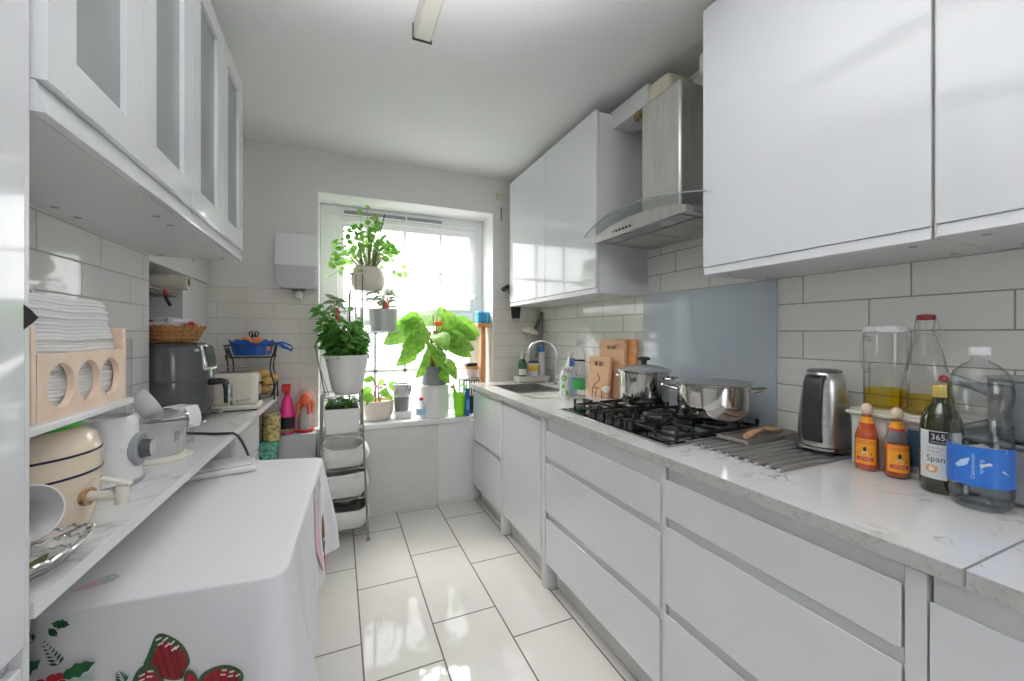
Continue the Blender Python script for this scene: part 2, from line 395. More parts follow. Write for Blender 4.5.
def text_mesh(s, size):
    cu = bpy.data.curves.new('lettering', 'FONT'); cu.body = s; cu.size = size; cu.align_x = 'CENTER'; cu.align_y = 'CENTER'; cu.extrude = .0002
    cu.resolution_u = 2
    o = bpy.data.objects.new('lettering', cu); C.objects.link(o)
    dg = bpy.context.evaluated_depsgraph_get(); me = bpy.data.meshes.new_from_object(o.evaluated_get(dg), depsgraph=dg)
    bpy.data.objects.remove(o); bpy.data.curves.remove(cu); return me
def lettering(s, size, m, parent, f, name='lettering', xs=1.):
    """mesh text whose points (x, y, depth) are mapped by f into the parent's frame"""
    me = text_mesh(s, size)
    for v in me.vertices: v.co = f(v.co.x*xs, v.co.y, v.co.z)
    me.materials.clear(); me.materials.append(M[m]); o = bpy.data.objects.new(name, me); C.objects.link(o); o.parent = parent
    me.update(); return o
def wrap(Rr, a, z):
    """round a vertical cylinder, reading left to right from outside, centred on angle a"""
    return lambda x, y, d: Vector(((Rr+d)*math.cos(a+x/Rr), (Rr+d)*math.sin(a+x/Rr), z+y))
def arc(b, Rr, z0, z1, a0, a1, n=20, t=.0006):
    return b.lathe([(Rr, z0), (Rr+t, z0), (Rr+t, z1), (Rr, z1)], n, a0=a0, a1=a1)
def toward(x, y): return math.atan2(-y, -x)
# ------------------------------------------------------------------ the room
H_C = 2.57; XR = 1.6; YF = 3.10; XL = -.72; YB = -1.7; XN = -1.10; YN = 2.13
struct(B().box((-1.5, YB-.2, -.1), (1.8, 3.45, 0)).obj('floor', 'floor'))
struct(B().box((-1.5, YB-.2, H_C), (1.8, 3.45, H_C+.1)).obj('ceiling', 'ceil'))
struct(B().box((XR, YB-.2, 0), (XR+.12, 3.45, H_C)).obj('wall_right', 'tileR'))
w = B().box((-1.3, YB-.2, 0), (XL, YN, H_C)).obj('wall_left', 'tileL'); struct(w)
struct(B().box((-1.3, YN, 0), (XN, 3.45, H_C)).obj('wall_alcove', 'paint'))
WX0, WX1, WZ0, WZ1 = -.132, 1.167, .616, 2.285
b = B().box((-1.3, YF, 0), (WX0, 3.45, H_C)).box((WX1, YF, 0), (XR, 3.45, H_C)).box((WX0, YF, WZ1), (WX1, 3.45, H_C)).box((WX0, YF, 0), (WX1, 3.45, WZ0))
struct(b.obj('wall_front', 'tileB'))
# window reveal lining
b = B().box((WX0, YF-.004, WZ0), (WX0+.006, 3.40, WZ1)).box((WX1-.006, YF-.004, WZ0), (WX1, 3.40, WZ1)).box((WX0, YF-.004, WZ1-.006), (WX1, 3.40, WZ1))
struct(b.obj('trim_1', 'sill'))
# boxing below the window and the board on it
struct(B().box((WX0, 3.05, 0), (XR, YF, .612)).obj('trim_2', 'sill'))
struct(B().box((WX0, 3.043, .012), (.70, 3.05, .612)).obj('trim_3', 'board', bevel=.002))
struct(B().box((XN, 2.95, 0), (WX0-.002, YF, .645)).obj('trim_4', 'greyledge', bevel=.004))
struct(B().box((.70, 3.036, 0), (1.03, 3.05, .022)).obj('baseboard_front', 'sill', bevel=.003))
# unseen rear wall, kept grey to cut bounce; glazed opening added for fill light
b = B().box((-1.3, YB-.2, 0), (.2, YB, H_C)).box((1.0, YB-.2, 0), (1.8, YB, H_C)).box((.2, YB-.2, 2.15), (1.0, YB, H_C)).box((.2, YB-.2, 0), (1.0, YB, 1.0))
struct(b.obj('wall_rear', 'rearpaint'))
b = B()
for x in (.2, .95): b.box((x, YB-.12, 1.0), (x+.05, YB-.06, 2.15))
for z in (1.0, 2.1): b.box((.2, YB-.12, z), (1.0, YB-.06, z+.05))
fr = struct(b.obj('added_rear_window', 'upvc'))
B().box((.25, YB-.092, 1.05), (.95, YB-.088, 2.1)).obj('pane', 'pane', fr)
# the window
b = B(); FY0, FY1 = 3.36, 3.43
b.box((WX0+.006, FY0, WZ0+.04), (.0, FY1, WZ1-.006)).box((1.085, FY0, WZ0+.04), (WX1-.006, FY1, WZ1-.006))
b.box((0, FY0, 2.17), (1.085, FY1, WZ1-.006)).box((0, FY0, WZ0+.04), (1.085, FY1, .76)).box((0, FY0, 1.40), (1.085, FY1, 1.465))
win = struct(b.obj('window_1', 'upvc', bevel=.006))
def sash(x0, x1, z0, z1, xs, zs):
    q = B(); f = .04
    q.box((x0, 3.375, z0), (x0+f, 3.41, z1)).box((x1-f, 3.375, z0), (x1, 3.41, z1)).box((x0+f, 3.375, z0), (x1-f, 3.41, z0+f)).box((x0+f, 3.375, z1-f), (x1-f, 3.41, z1))
    for x in xs: q.box((x-.011, 3.38, z0), (x+.011, 3.405, z1))
    for z in zs: q.box((x0, 3.38, z-.011), (x1, 3.405, z+.011))
    o = q.obj('sash', 'upvc', win); B().box((x0+f, 3.393, z0+f), (x1-f, 3.397, z1-f)).obj('pane', 'pane', o)
sash(.0, 1.085, 1.465, 2.17, (.21, .50, .795), (1.80,))
sash(.0, 1.085, .76, 1.40, (.27, .50, .80), (1.0,))
b = B()
for x0, x1 in ((.04, .50), (.515, .80)):
    b.box((x0, 3.35, 2.205), (x1, 3.36, 2.245))
    for k in range(12): b.box((x0+.01+k*(x1-x0-.02)/12, 3.345, 2.212), (x0+.018+k*(x1-x0-.02)/12, 3.35, 2.238))
b.obj('vent', 'greyp', win)
B().box((1.09, 3.335, 1.36), (1.105, 3.36, 1.50)).box((1.085, 3.33, 1.34), (1.11, 3.34, 1.37)).obj('window_handle', 'white', win, bevel=.004)
struct(B().box((WX0-.05, 3.02, WZ0), (WX1-.21, 3.36, .656)).obj('window_sill', 'sill', bevel=.008))
# sheer curtain drawn across the upper sash
def cur(u, v):
    x = .02+1.07*u; zt = 2.20; zb = 1.415+.28*max(0, u-.24)**1.1
    return Vector((x, 3.315+.010*math.sin(u*40)+.004*math.sin(u*97), zt+(zb-zt)*v))
t = thing('net_curtain', 'sheer white net curtain with a slanting hem across the upper window sash', 'curtain')
B().grid(cur, 90, 8).obj('curtain_panel', 'sheer', t)
B().grid(lambda u, v: cur(u, 1)+Vector((0, -.001, -.035*v+.017)), 90, 1).obj('hem', 'hem', t)
B().cyl((-.1, 3.32, 2.205), (1.13, 3.32, 2.205), .006).obj('curtain_rod', 'white', t)
# outside: ground and bare trees
struct(B().box((-30, 4.5, -3.2), (40, 60, -3.0)).obj('ground', 'ground'))
def tree(x, y, h, sd, label):
    rnd = random.Random(sd); q = B(); z0 = -3.0
    def br(p, d, ln, r, dep):
        pts = [p]; dd = Vector(d)
        for i in range(4):
            dd = (dd+Vector((rnd.uniform(-.18, .18), rnd.uniform(-.18, .18), .04))).normalized(); pts.append(pts[-1]+dd*ln/4)
        q.tube(pts, r, 5, rads=[r*(1-.11*i) for i in range(5)])
        if dep > 0:
            for k in range(3 if dep > 1 else 4):
                a = rnd.uniform(0, 2*PI); e = rnd.uniform(.35, .75)
                nd = (dd+Vector((math.cos(a)*e, math.sin(a)*e, rnd.uniform(0, .3)))).normalized()
                br(pts[rnd.choice((2, 3, 4))], nd, ln*rnd.uniform(.55, .75), r*.5, dep-1)
    br(Vector((x, y, z0)), (0, 0, 1), h*.45, .11, 4)
    tag(q.obj('bare_tree', 'treebark'), label, 'tree')
tree(2.6, 14, 8, 1, 'bare glare-paled winter tree seen through the upper right window panes')
tree(8.5, 19, 9.5, 3, 'bare leafless tree furthest right outside the window')
tree(-2.5, 16, 8.5, 4, 'bare leafless tree outside behind the round-leaved plant')

# ------------------------------------------------------------------ right base units
XD = .965
def channel(name, y0, y1, z0, z1, par):
    B().box((XD+.022, y0, z0), (XD+.035, y1, z1)).obj(name, 'recess', par)
def front(name, y0, y1, z0, z1, par, mat_='gloss'):
    # front panel whose top edge is cut to a sloping finger grip
    q = B(); q.prism([(XD, y0, z0), (XD+.014, y0, z0), (XD+.014, y0, z1-.018), (XD+.003, y0, z1), (XD, y0, z1)], (0, y1-y0, 0))
    return q.obj(name, mat_, par, bevel=.0012)
def carcass(y0, y1, t):
    q = B(); a, c = y0+.002, y1-.002
    q.box((XD+.035, a, .14), (1.585, a+.018, .868)).box((XD+.035, c-.018, .14), (1.585, c, .868)).box((XD+.035, a+.018, .14), (1.585, c-.018, .158)).box((1.575, a+.018, .158), (1.585, c-.018, .868))
    q.obj('carcass', 'carcass', t)
def base_unit(label, y0, y1, fronts, side=True, grp=None):
    t = thing('base_cabinet', label, 'cabinet', (0, 0, 0), 0, grp)
    carcass(y0, y1, t)
    B().box((1.03, y0, .002), (1.045, y1, .139)).obj('plinth', 'plinth', t)
    for nm, z0, z1 in fronts:
        front(nm, y0+.0015, y1-.0015, z0, z1, t)
    zs = sorted([f[2] for f in fronts]+[fronts[0][1]])
    B().box((XD+.0145, y0+.002, .14), (XD+.034, y1-.002, .868)).obj('channel_rail', 'recess', t)
    return t
D3 = [('drawer', .14, .365), ('drawer', .40, .648), ('drawer', .677, .808)]
bu = base_unit('wide three-drawer white gloss base unit under the kettle and drying rack', .405, 1.0, [('drawer', .14, .40), ('drawer', .432, .680), ('drawer', .710, .832)])
base_unit('white gloss three-drawer base unit under the gas hob', 1.022, 1.815, D3)
base_unit('white gloss base unit with two stacked fronts under the sink', 2.432, 3.005, [('door', .13, .47), ('door', .495, .848)])
base_unit('white gloss base unit at the near end below the worktop seam', -.62, .368, [('door', .14, .822)])
t = thing('dishwasher', 'single tall white door appliance between sink unit and drawers', 'dishwasher')
B().box((XD+.035, 1.862, .14), (1.585, 2.402, .868)).obj('carcass', 'carcass', t)
front('door', 1.868, 2.402, .145, .845, t); B().box((1.03, 1.862, .002), (1.045, 2.402, .139)).obj('plinth', 'plinth', t)
B().box((XD+.0145, 1.862, .14), (XD+.034, 2.402, .868)).obj('channel_rail', 'recess', t)
for y0, y1, lb in ((.371, .402, 'white end panel to the right of the wide drawers'), (1.818, 1.858, 'white end panel between the hob drawers and the dishwasher'), (2.406, 2.429, 'white end panel between dishwasher and sink unit')):
    tag(B().box((XD-.001 if y0 > 1 else XD+.003, y0, .001), (1.55, y1, .868)).obj('end_panel', 'glossmatte', bevel=.001), lb, 'panel')
B().box((XD+.006, 1.0015, .0), (1.55, 1.0205, .868)).obj('filler_panel', 'glossmatte', bu)

# worktop: the far slab has the sink cut-out
SX0, SX1, SY0, SY1 = 1.065, 1.42, 2.43, 2.83
DX0, DX1, DY0, DY1 = 1.065, 1.42, 2.15, 2.43
t = thing('worktop', 'white veined quartz worktop running from the window to the seam', 'worktop')
b = B().box((.947, .3195, .878), (SX0, 3.045, .91)).box((SX1, .3195, .878), (1.598, 3.045, .91)).box((SX0, .3195, .878), (SX1, DY0, .91)).box((SX0, SY1, .878), (SX1, 3.045, .91))
b.obj('slab', 'quartz', t)
B().box((.9455, .3195, .879), (.947, 3.045, .9085)).obj('front_edge', 'quartzedge', t)
B().box((.972, .33, .868), (.99, 3.04, .8775)).obj('underside_strip', 'quartzedge', t)
t = thing('worktop', 'short white quartz worktop piece at the right edge beyond the seam', 'worktop')
B().box((.9525, -.62, .876), (1.598, .3165, .908)).obj('slab', 'quartz', t)
B().box((.951, -.62, .877), (.9525, .3165, .9065)).obj('front_edge', 'quartzedge', t)
B().box((.972, -.62, .868), (.99, .3165, .8755)).obj('underside_strip', 'quartzedge', t)

# sink with drainer
t = thing('sink', 'stainless steel inset sink with ribbed drainer near the window', 'sink', (0, 0, .9105))
b = B(); i0, i1, j0, j1 = SX0+.004, SX1-.004, SY0+.02, SY1-.004
z = -.16
for (xa, ya, xb, yb) in ((i0, j0, i0+.004, j1), (i1-.004, j0, i1, j1), (i0, j0, i1, j0+.004), (i0, j1-.004, i1, j1)): b.box((xa, ya, z), (xb, yb, .001))
b.box((i0, j0, z-.004), (i1, j1, z)); b.obj('bowl', 'potsink', t)
B().lathe([(0, .003), (.035, .003), (.04, 0)], 24, ((i0+i1)/2, (j0+j1)/2, z)).obj('waste', 'chrome', t)
b = B().box((DX0+.004, DY0+.004, -.016), (DX1-.004, SY0+.0195, -.009))
for k in range(7):
    x = DX0+.035+k*.047; b.cyl((x, DY0+.02, -.008), (x, SY0+.01, -.0105), .006, 8)
b.obj('drainer', 'steel', t)
for q in (B().box((SX0-.008, DY0-.008, -.0003), (SX0+.005, SY1+.008, .002)), B().box((SX1-.005, DY0-.008, -.0003), (SX1+.008, SY1+.008, .002)), B().box((SX0+.005, SY1-.005, -.0003), (SX1-.005, SY1+.008, .002)), B().box((SX0+.005, DY0-.008, -.0003), (SX1-.005, DY0+.005, .002))):
    q.obj('rim', 'steel', t)
t = thing('kitchen_tap', 'tall chrome swan-neck tap behind the sink', 'tap', (1.50, 2.64, .91))
B().lathe([(0, 0), (.026, 0), (.026, .012), (.018, .02), (.018, .05), (.012, .055), (0, .055)], 24).obj('tap_base', 'chrome', t)
pts = [(0, 0, .05), (0, 0, .22)]+[(-.10+.10*math.cos(a), .045-.045*math.cos(a), .22+.115*math.sin(a)) for a in [PI*k/14 for k in range(1, 15)]]+[(-.20, .09, .18)]
B().tube(pts, .0105, 12).obj('spout', 'chrome', t)
B().tube([(0, -.018, .035), (.0, -.05, .045), (.0, -.085, .06)], .006, 8).obj('tap_lever', 'chrome', t)

# splashback
tag(B().box((1.588, 1.055, .9115), (1.5995, 1.812, 1.513)).obj('splashback', 'splash', bevel=.001), 'pale blue-grey glass splashback behind the hob', 'splashback')

# ------------------------------------------------------------------ right wall cabinets
XU = 1.25
def wall_unit(label, y0, y1, z0, z1, splits, grip=.03):
    t = thing('wall_cabinet', label, 'cabinet')
    B().box((XU+.02, y0, z0), (XR-.002, y1, z1-.01)).obj('carcass', 'carcass', t)
    ys = [y0]+splits+[y1]
    for a, c in zip(ys, ys[1:]):
        q = B().prism([(XU, a+.0015, z0+grip), (XU+.018, a+.0015, z0+grip), (XU+.018, a+.0015, z1), (XU, a+.0015, z1)], (0, c-a-.003, 0))
        d = q.obj('door', 'gloss', t, bevel=.0015)
        B().prism([(XU+.002, a+.0025, z0+.001), (XU+.0175, a+.0025, z0-.002), (XU+.0175, a+.0025, z0+grip-.001), (XU+.006, a+.0025, z0+grip-.001)], (0, c-a-.005, 0)).obj('finger_grip', 'glossmatte', d)
    for y in (y0+.06, y1-.06):
        for x in (XU+.07, XR-.07):
            B().lathe([(0, -.0012), (.008, -.0012), (.008, 0), (0, 0)], 12, (x, y, z0)).obj('screw_cap', 'greyp', t)
    return t
wall_unit('white gloss two-door wall cabinet between window and extractor hood', 1.785, 2.955, 1.513, 2.485, [2.358])
wall_unit('wide white gloss wall cabinet right beside the extractor hood', .471, 1.105, 1.515, 2.50, [])
wu = wall_unit('white gloss wall cabinet cut off by the right picture edge', -.60, .466, 1.518, 2.50, [-.07])
B().box((1.262, .4665, 1.519), (1.598, .4705, 2.49)).obj('filler_strip', 'cream', wu)
# extractor hood
t = thing('extractor_hood', 'stainless chimney extractor hood with curved glass canopy above the hob', 'extractor hood')
HY0, HY1, HC = 1.15, 1.755, 1.452
b = B(); n = 24
top = [(1.215, HY0+(HY1-HY0)*i/n, 1.832-.040*(2*i/n-1)**2-.0) for i in range(n+1)]
b.prism([(1.215, HY0, 1.765)]+top+[(1.215, HY1, 1.765)], (.035, 0, 0)); b.box((1.25, HY0, 1.765), (1.597, HY1, 1.79))
b.obj('fascia', 'hoodsteel', t, bevel=.001)
B().grid(lambda u, v: Vector((1.165+.05*abs(2*u-1)**2.2+(1.56-1.165-.05*abs(2*u-1)**2.2)*v, 1.062+(1.842-1.062)*u, 1.862-.048*abs(2*u-1)**1.9)), 40, 6).obj('glass_canopy', 'canopy', t, solid=.006)
B().tube([(1.165+.05*abs(2*u-1)**2.2-.001, 1.062+.78*u, 1.862-.048*abs(2*u-1)**1.9) for u in [k/40 for k in range(41)]], .0028, 6).obj('canopy_edge', 'greyp', t)
b = B().box((1.33, 1.29, 1.80), (1.597, 1.53, 2.385)); b.obj('chimney', 'hoodsteel', t, bevel=.012, seg=3)
for y0, y1 in ((HY0+.03, HC-.006), (HC+.006, HY1-.03)):
    q = B().box((1.31, y0, 1.757), (1.575, y1, 1.7645))
    for k in range(10): q.box((1.32+k*.025, y0+.01, 1.755), (1.327+k*.025, y1-.01, 1.757))
    q.obj('grease_filter', 'steel', t)
B().box((1.222, HY0+.03, 1.759), (1.30, HY1-.03, 1.7645)).obj('light_strip', 'greyp', t)
for y in (1.29, 1.62):
    q = B().lathe([(0, -.001), (.03, -.001), (.032, .006), (0, .006)], 20, (1.262, y, 1.757)); q.obj('hood_lamp', 'litegrey', t)
for k in range(6):
    B().cyl((1.2145, 1.47+k*.024, 1.787), (1.209, 1.47+k*.024, 1.787), .0055 if k < 5 else .003, 10).obj('button', 'black', t)
# vent duct on top of the cabinets
t = thing('vent_duct', 'yellowed plastic vent duct running along the ceiling above the hood', 'duct')
B().box((1.36, 1.52, 2.40), (1.50, 2.95, 2.50)).obj('flat_duct', 'plinth', t, bevel=.004)
q = B(); q.box((1.37, 1.40, 2.388), (1.55, 1.62, 2.50)); q.obj('elbow', 'yellowed', t, bevel=.03, seg=4)
B().lathe([(.05, 0), (.075, 0), (.075, .05), (.05, .05)], 24, (1.46, 1.43, 2.386)).obj('collar', 'yellowed', t)
q = B()
for k in range(9): q.ball((1.37+random.uniform(-.01, .02), 1.565+random.uniform(-.02, .06), 2.385+random.uniform(-.015, .015)), random.uniform(.010, .02), n=8)
q.obj('gap_filler', 'foam', t)
tag(B().box((1.42, 1.16, 2.40), (1.597, 1.285, 2.50)).obj('pipe_cover', 'yellowed', bevel=.02, seg=3), 'yellowed rounded cover between hood top and near cabinet', 'pipe cover')
# small bracket left by old fitting on window wall
t = thing('wall_bracket', 'small cream plastic bracket with slot on the wall beside the far cabinet', 'bracket', (1.235, YF, 2.40))
B().box((-.045, -.02, 0), (.03, -.001, .05)).obj('plate', 'yellowed', t, bevel=.004)
B().box((-.004, -.008, -.17), (.004, -.001, -.06)).obj('slot', 'foam', t)
# ceiling light
t = thing('ceiling_light', 'cream fluorescent batten light on the ceiling', 'ceiling light', (.318, 1.09, H_C))
B().box((-.036, -.59, -.066), (.036, .585, -.001)).obj('cover', 'lampglass', t, bevel=.008)
B().box((-.040, .586, -.069), (.040, .59, -.001)).obj('end_cap', 'darksteel', t)

# ------------------------------------------------------------------ left side
# tall unit at the picture edge
t = thing('tall_cabinet', 'tall white gloss cabinet at the left picture edge', 'cabinet')
B().box((-.718, .10, .002), (-.435, .827, 2.25)).obj('carcass', 'carcass', t)
B().box((-.435, .12, .845), (-.415, .814, 2.25)).obj('door', 'gloss', t, bevel=.003)
B().box((-.435, .12, .06), (-.418, .814, .818)).obj('door', 'gloss', t, bevel=.003)
B().box((-.4349, .8145, .06), (-.417, .827, 2.25)).obj('edge_strip', 'glossmatte', t, bevel=.002)
q = B().prism([(-.4148, .809, 1.304), (-.4148, .809, 1.340), (-.412, .820, 1.332), (-.409, .828, 1.322), (-.412, .820, 1.313)], (-.002, .006, 0))
q.obj('corner_bracket', 'black', t)
# glazed wall cabinets
XG = -.40
def glazed(label, ys, far=False):
    t = thing('wall_cabinet', label, 'cabinet'); y0, y1 = ys[0], ys[-1]; z0, z1 = 1.628, 2.43; T = .016
    q = B().box((-.719, y0, z0), (XG-.022, y1, z0+T)).box((-.719, y0, z1-T), (XG-.022, y1, z1)).box((-.719, y0, z0+T), (-.713, y1, z1-T))
    for y in (y0, y1-T): q.box((-.713, y, z0+T), (XG-.022, y+T, z1-T))
    q.obj('carcass', 'carcass', t)
    for z in (1.89, 2.16): B().box((-.712, y0+T, z), (XG-.05, y1-T, z+.014)).obj('shelf', 'carcass', t)
    for a, c in zip(ys, ys[1:]):
        a += .0015; c -= .0015; f = .072; zb = z0+.05; q = B()
        q.box((XG-.02, a, zb), (XG, a+f, z1)).box((XG-.02, c-f, zb), (XG, c, z1)).box((XG-.02, a+f, zb), (XG, c-f, zb+.068)).box((XG-.02, a+f, z1-.068), (XG, c-f, z1))
        bmesh.ops.remove_doubles(q.bm, verts=q.bm.verts[:], dist=1e-6); d = q.obj('door', 'gloss', t)
        B().box((XG-.016, a+f, zb+.068), (XG-.011, c-f, z1-.068)).obj('pane', 'greypane', d)
        B().prism([(XG-.021, a, z0+.001), (XG-.003, a, z0+.001), (XG-.003, a, z0+.012), (XG-.014, a, zb-.002), (XG-.021, a, zb-.002)], (0, c-a, 0)).obj('finger_grip', 'gloss', d)
    for y in (y0+.05, y1-.05):
        for x in (-.68, -.47): B().lathe([(0, -.0012), (.009, -.0012), (.009, 0), (0, 0)], 12, (x, y, z0)).obj('screw_cap', 'greyp', t)
    return t
glazed('near white wall cabinet with two glazed doors on the left wall', [.830, 1.152, 1.489])
glazed('far white wall cabinet with two glazed doors ending by the window wall', [1.491, 1.835, 2.18])
# glassware behind the panes
def tumbler(x, y, z, r, h, label):
    q = B().lathe([(0, .004), (r*.8, .004), (r, h), (r-.003, h), (r*.76, .008), (0, .008)], 20)
    solo(q.obj('drinking_glass', 'glass'), label, 'glass', (x, y, z), 0, 'glasses in the glazed cabinets')
for (x, y) in ((-.5, .95), (-.5, 1.05), (-.5, 1.27), (-.5, 1.38)): tumbler(x, y, 1.9045, .035, .11, 'clear drinking glass on the middle shelf of the near glazed cabinet')
for (x, y) in ((-.5, 1.6), (-.5, 1.7), (-.5, 1.95), (-.5, 2.05)): tumbler(x, y, 1.9045, .035, .11, 'clear drinking glass on the middle shelf of the far glazed cabinet')

# alcove cupboard
t = thing('alcove_cupboard', 'white alcove cupboard with a metal knob beneath the far glazed cabinet', 'cupboard')
B().box((-1.098, 2.135, 1.612), (-.765, 3.09, 2.42)).obj('carcass', 'carcass', t)
B().box((-.765, 2.135, 1.612), (-.747, 3.09, 2.42)).obj('door', 'glossmatte', t, bevel=.002)
k = B().cyl((-.747, 2.695, 1.715), (-.718, 2.695, 1.715), .006, 10).cyl((-.718, 2.695, 1.69), (-.718, 2.695, 1.74), .008, 10).obj('knob', 'steel', t)
B().box((-1.098, 2.655, .902), (-.757, 3.09, 1.611)).obj('lower_panel', 'glossmatte', t, bevel=.002)
t = thing('grey_oven', 'grey metal appliance behind the wicker basket in the alcove', 'oven', (-.93, 2.39, .902))
B().box((-.16, -.24, 0), (.02, .25, .585)).obj('body', 'panlid', t, bevel=.006)
B().box((.02, -.23, .41), (.028, .18, .575)).obj('front_panel', 'litegrey', t, bevel=.003)
B().box((.02, -.23, .30), (.045, .24, .40)).obj('door_rim', 'white', t, bevel=.005)
B().box((.02, -.23, .06), (.03, .24, .29)).obj('door_glass', 'hobglass', t, bevel=.003)
t = thing('baking_tray', 'worn wire-edged tray under the film roll in the alcove', 'tray', (-.91, 2.39, 1.486))
b = B().box((-.12, -.2, 0), (.14, .22, .006)); b.obj('tray_base', 'darksteel', t)
B().tube([(-.12, -.2, .02), (.14, -.2, .02), (.14, .22, .02), (-.12, .22, .02)], .004, 6, True).obj('rim', 'steel', t)
t = thing('film_roll', 'roll of cling film lying in the alcove below the cupboard', 'film roll', (-.87, 2.42, 1.546), R(4))
q = B().lathe([(.018, -.2), (.037, -.2), (.037, .2), (.018, .2)], 24, rot=Matrix.Rotation(R(90), 4, 'Y')); q.obj('film', 'creamgloss', t)
B().lathe([(.015, -.203), (.0185, -.203), (.0185, .203), (.015, .203), (.015, -.203)], 20, rot=Matrix.Rotation(R(90), 4, 'Y')).obj('cardboard_core', 'bark', t)
t = thing('peg_clip', 'black handled clip with a red tag hanging from the alcove tray', 'clip', (-.765, 2.44, 1.492))
B().tube([(0, 0, 0), (.004, .01, -.03), (.012, .03, -.055)], .008, 8).obj('clip_handle', 'black', t)
B().box((-.004, -.01, -.01), (.004, .03, .018)).obj('tag', 'red', t, bevel=.003)

# left worktop
ZW = .90
def wt(x_off, y): return -.413+.053*(y-.826)/(2.95-.826)+x_off
t = thing('worktop', 'grey-white laminate worktop along the left wall', 'worktop')
B().prism([(-.7195, .829, ZW-.024), (wt(-.002, .829), .829, ZW-.024), (wt(-.002, 2.945), 2.945, ZW-.024), (-1.095, 2.945, ZW-.024), (-1.095, 2.135, ZW-.024), (-.7195, 2.135, ZW-.024)], (0, 0, .024)).obj('slab', 'laminate', t)
B().prism([(wt(-.002, .829), .829, ZW-.024), (wt(0, .829), .829, ZW-.024), (wt(0, 2.945), 2.945, ZW-.024), (wt(-.002, 2.945), 2.945, ZW-.024)], (0, 0, .0245)).obj('front_edge', 'white', t)
t = thing('drawer_cabinet', 'white drawer base cabinet below the far end of the left worktop', 'cabinet')
B().box((-1.09, 2.14, .05), (-.44, 2.74, .875)).obj('carcass', 'carcass', t)
for z0, z1 in ((.06, .36), (.37, .62), (.63, .84)): B().box((-.44, 2.15, z0), (-.422, 2.735, z1)).obj('drawer', 'glossmatte', t, bevel=.003)
B().box((-1.08, 2.15, .002), (-.47, 2.73, .05)).obj('plinth', 'plinth', t)
# ------------------------------------------------------------------ table and cloth
TA, TB, TC_, TD = Vector((-.115, 1.05)), Vector((-.066, 1.967)), Vector((-.511, 2.075)), Vector((-.552, 1.088))
ZT = .750
t = thing('side_table', 'small table under the printed tablecloth', 'table')
cen = (TA+TB+TC_+TD)/4
ins = [cen+(p-cen)*.985 for p in (TA, TB, TC_, TD)]
B().prism([(p.x, p.y, ZT-.025) for p in ins], (0, 0, .023)).obj('tabletop', 'glossmatte', t, bevel=.004)
for p in ins:
    q = cen+(p-cen)*.86; B().cyl((q.x, q.y, .001), (q.x, q.y, ZT-.026), .018, 12).obj('leg', 'glossmatte', t)
# outline of the cloth with rounded corners; arclength 0 sits at corner TA, running towards TD (the near side)
order = [TA, TD, TC_, TB]; rc = .035
def outline():
    pts = []
    for i in range(4):
        p, a, c = order[i], order[i-1], order[(i+1) % 4]
        d1 = (a-p).normalized(); d2 = (c-p).normalized()
        for k in range(7):
            u = k/6; q = p+d1*rc*(1-u)**2+d2*rc*u**2; pts.append(q)
        L = (c-p).length; n = max(4, int(L/.012))
        for k in range(1, n):
            u = (rc+(L-2*rc)*k/n); pts.append(p+d2*u)
    return pts
OUT = outline(); N_ = len(OUT)
TOT = [0]
for i in range(1, N_): TOT.append(TOT[-1]+(OUT[i]-OUT[i-1]).length)
PER = TOT[-1]+(OUT[0]-OUT[-1]).length
cs = []
for p in order: cs.append(TOT[min(range(N_), key=lambda i: (OUT[i]-p).length)])
CAMP = [.8, .25, .5, .5]
def cloth_pt(s_, d, off=0.):
    s_ %= PER
    i = max(k for k in range(N_) if TOT[k] <= s_+1e-9); j = (i+1) % N_
    seg = (TOT[j] if j else PER)-TOT[i]; u = (s_-TOT[i])/max(seg, 1e-9)
    p = OUT[i]*(1-u)+OUT[j]*u
    tg = (OUT[(i+2) % N_]-OUT[i-2]).normalized(); nr = Vector((tg.y, -tg.x))
    if (p-cen).dot(nr) < 0: nr = -nr
    fl = .05*d
    for c0, amp in zip(cs, CAMP):
        e = min(abs(s_-c0), PER-abs(s_-c0)); g = math.exp(-(e/.075)**2)*amp
        fl += g*.33*min(d, .30)*(1 if amp == 1 else .75)
    dd = d/.5
    right = 1 if (s_ > cs[3] or s_ < .01) else 0
    fl += dd*(.010*math.sin(s_*21)+.006*math.sin(s_*47+1))*(1.2 if right else .35)
    rr = .006
    if d < rr: o = math.sin(d/rr*PI/2)*rr*.8; z = (1-math.cos(d/rr*PI/2))*rr
    else: o = rr*.8; z = d
    q = p+nr*(o+fl+off)
    return Vector((q.x, q.y, ZT+.003-z))
t = thing('tablecloth', 'white tablecloth printed with holly and tartan bows hanging over the side table', 'tablecloth')
bm = bmesh.new()
cv = bm.verts.new((cen.x, cen.y, ZT+.003)); prev = None
for k in range(1, 9):
    u = k/8; ring = [bm.verts.new((cen.x+(p.x-cen.x)*u, cen.y+(p.y-cen.y)*u, ZT+.003+.0012*math.sin(p.x*31*u)*math.sin(p.y*23*u)*(1-u))) for p in OUT]
    for i in range(N_):
        j = (i+1) % N_
        if prev is None: bm.faces.new((cv, ring[i], ring[j]))
        else: bm.faces.new((prev[i], ring[i], ring[j], prev[j]))
    prev = ring
drops = [.0015, .003, .0045, .006, .02, .05, .09, .13, .17, .22, .27, .32, .37, .42]
for d in drops:
    ring = []
    for i in range(N_):
        s_ = TOT[i]; k = 1
        if d > .2:
            hem = .42+.10*math.sin(s_*5.2)*(1 if s_ > cs[3] else 0)
            k = hem/.42
        ring.append(bm.verts.new(cloth_pt(s_, .2+(d-.2)*k if d > .2 else d)))
    for i in range(N_):
        j = (i+1) % N_; bm.faces.new((prev[i], ring[i], ring[j], prev[j]))
    prev = ring
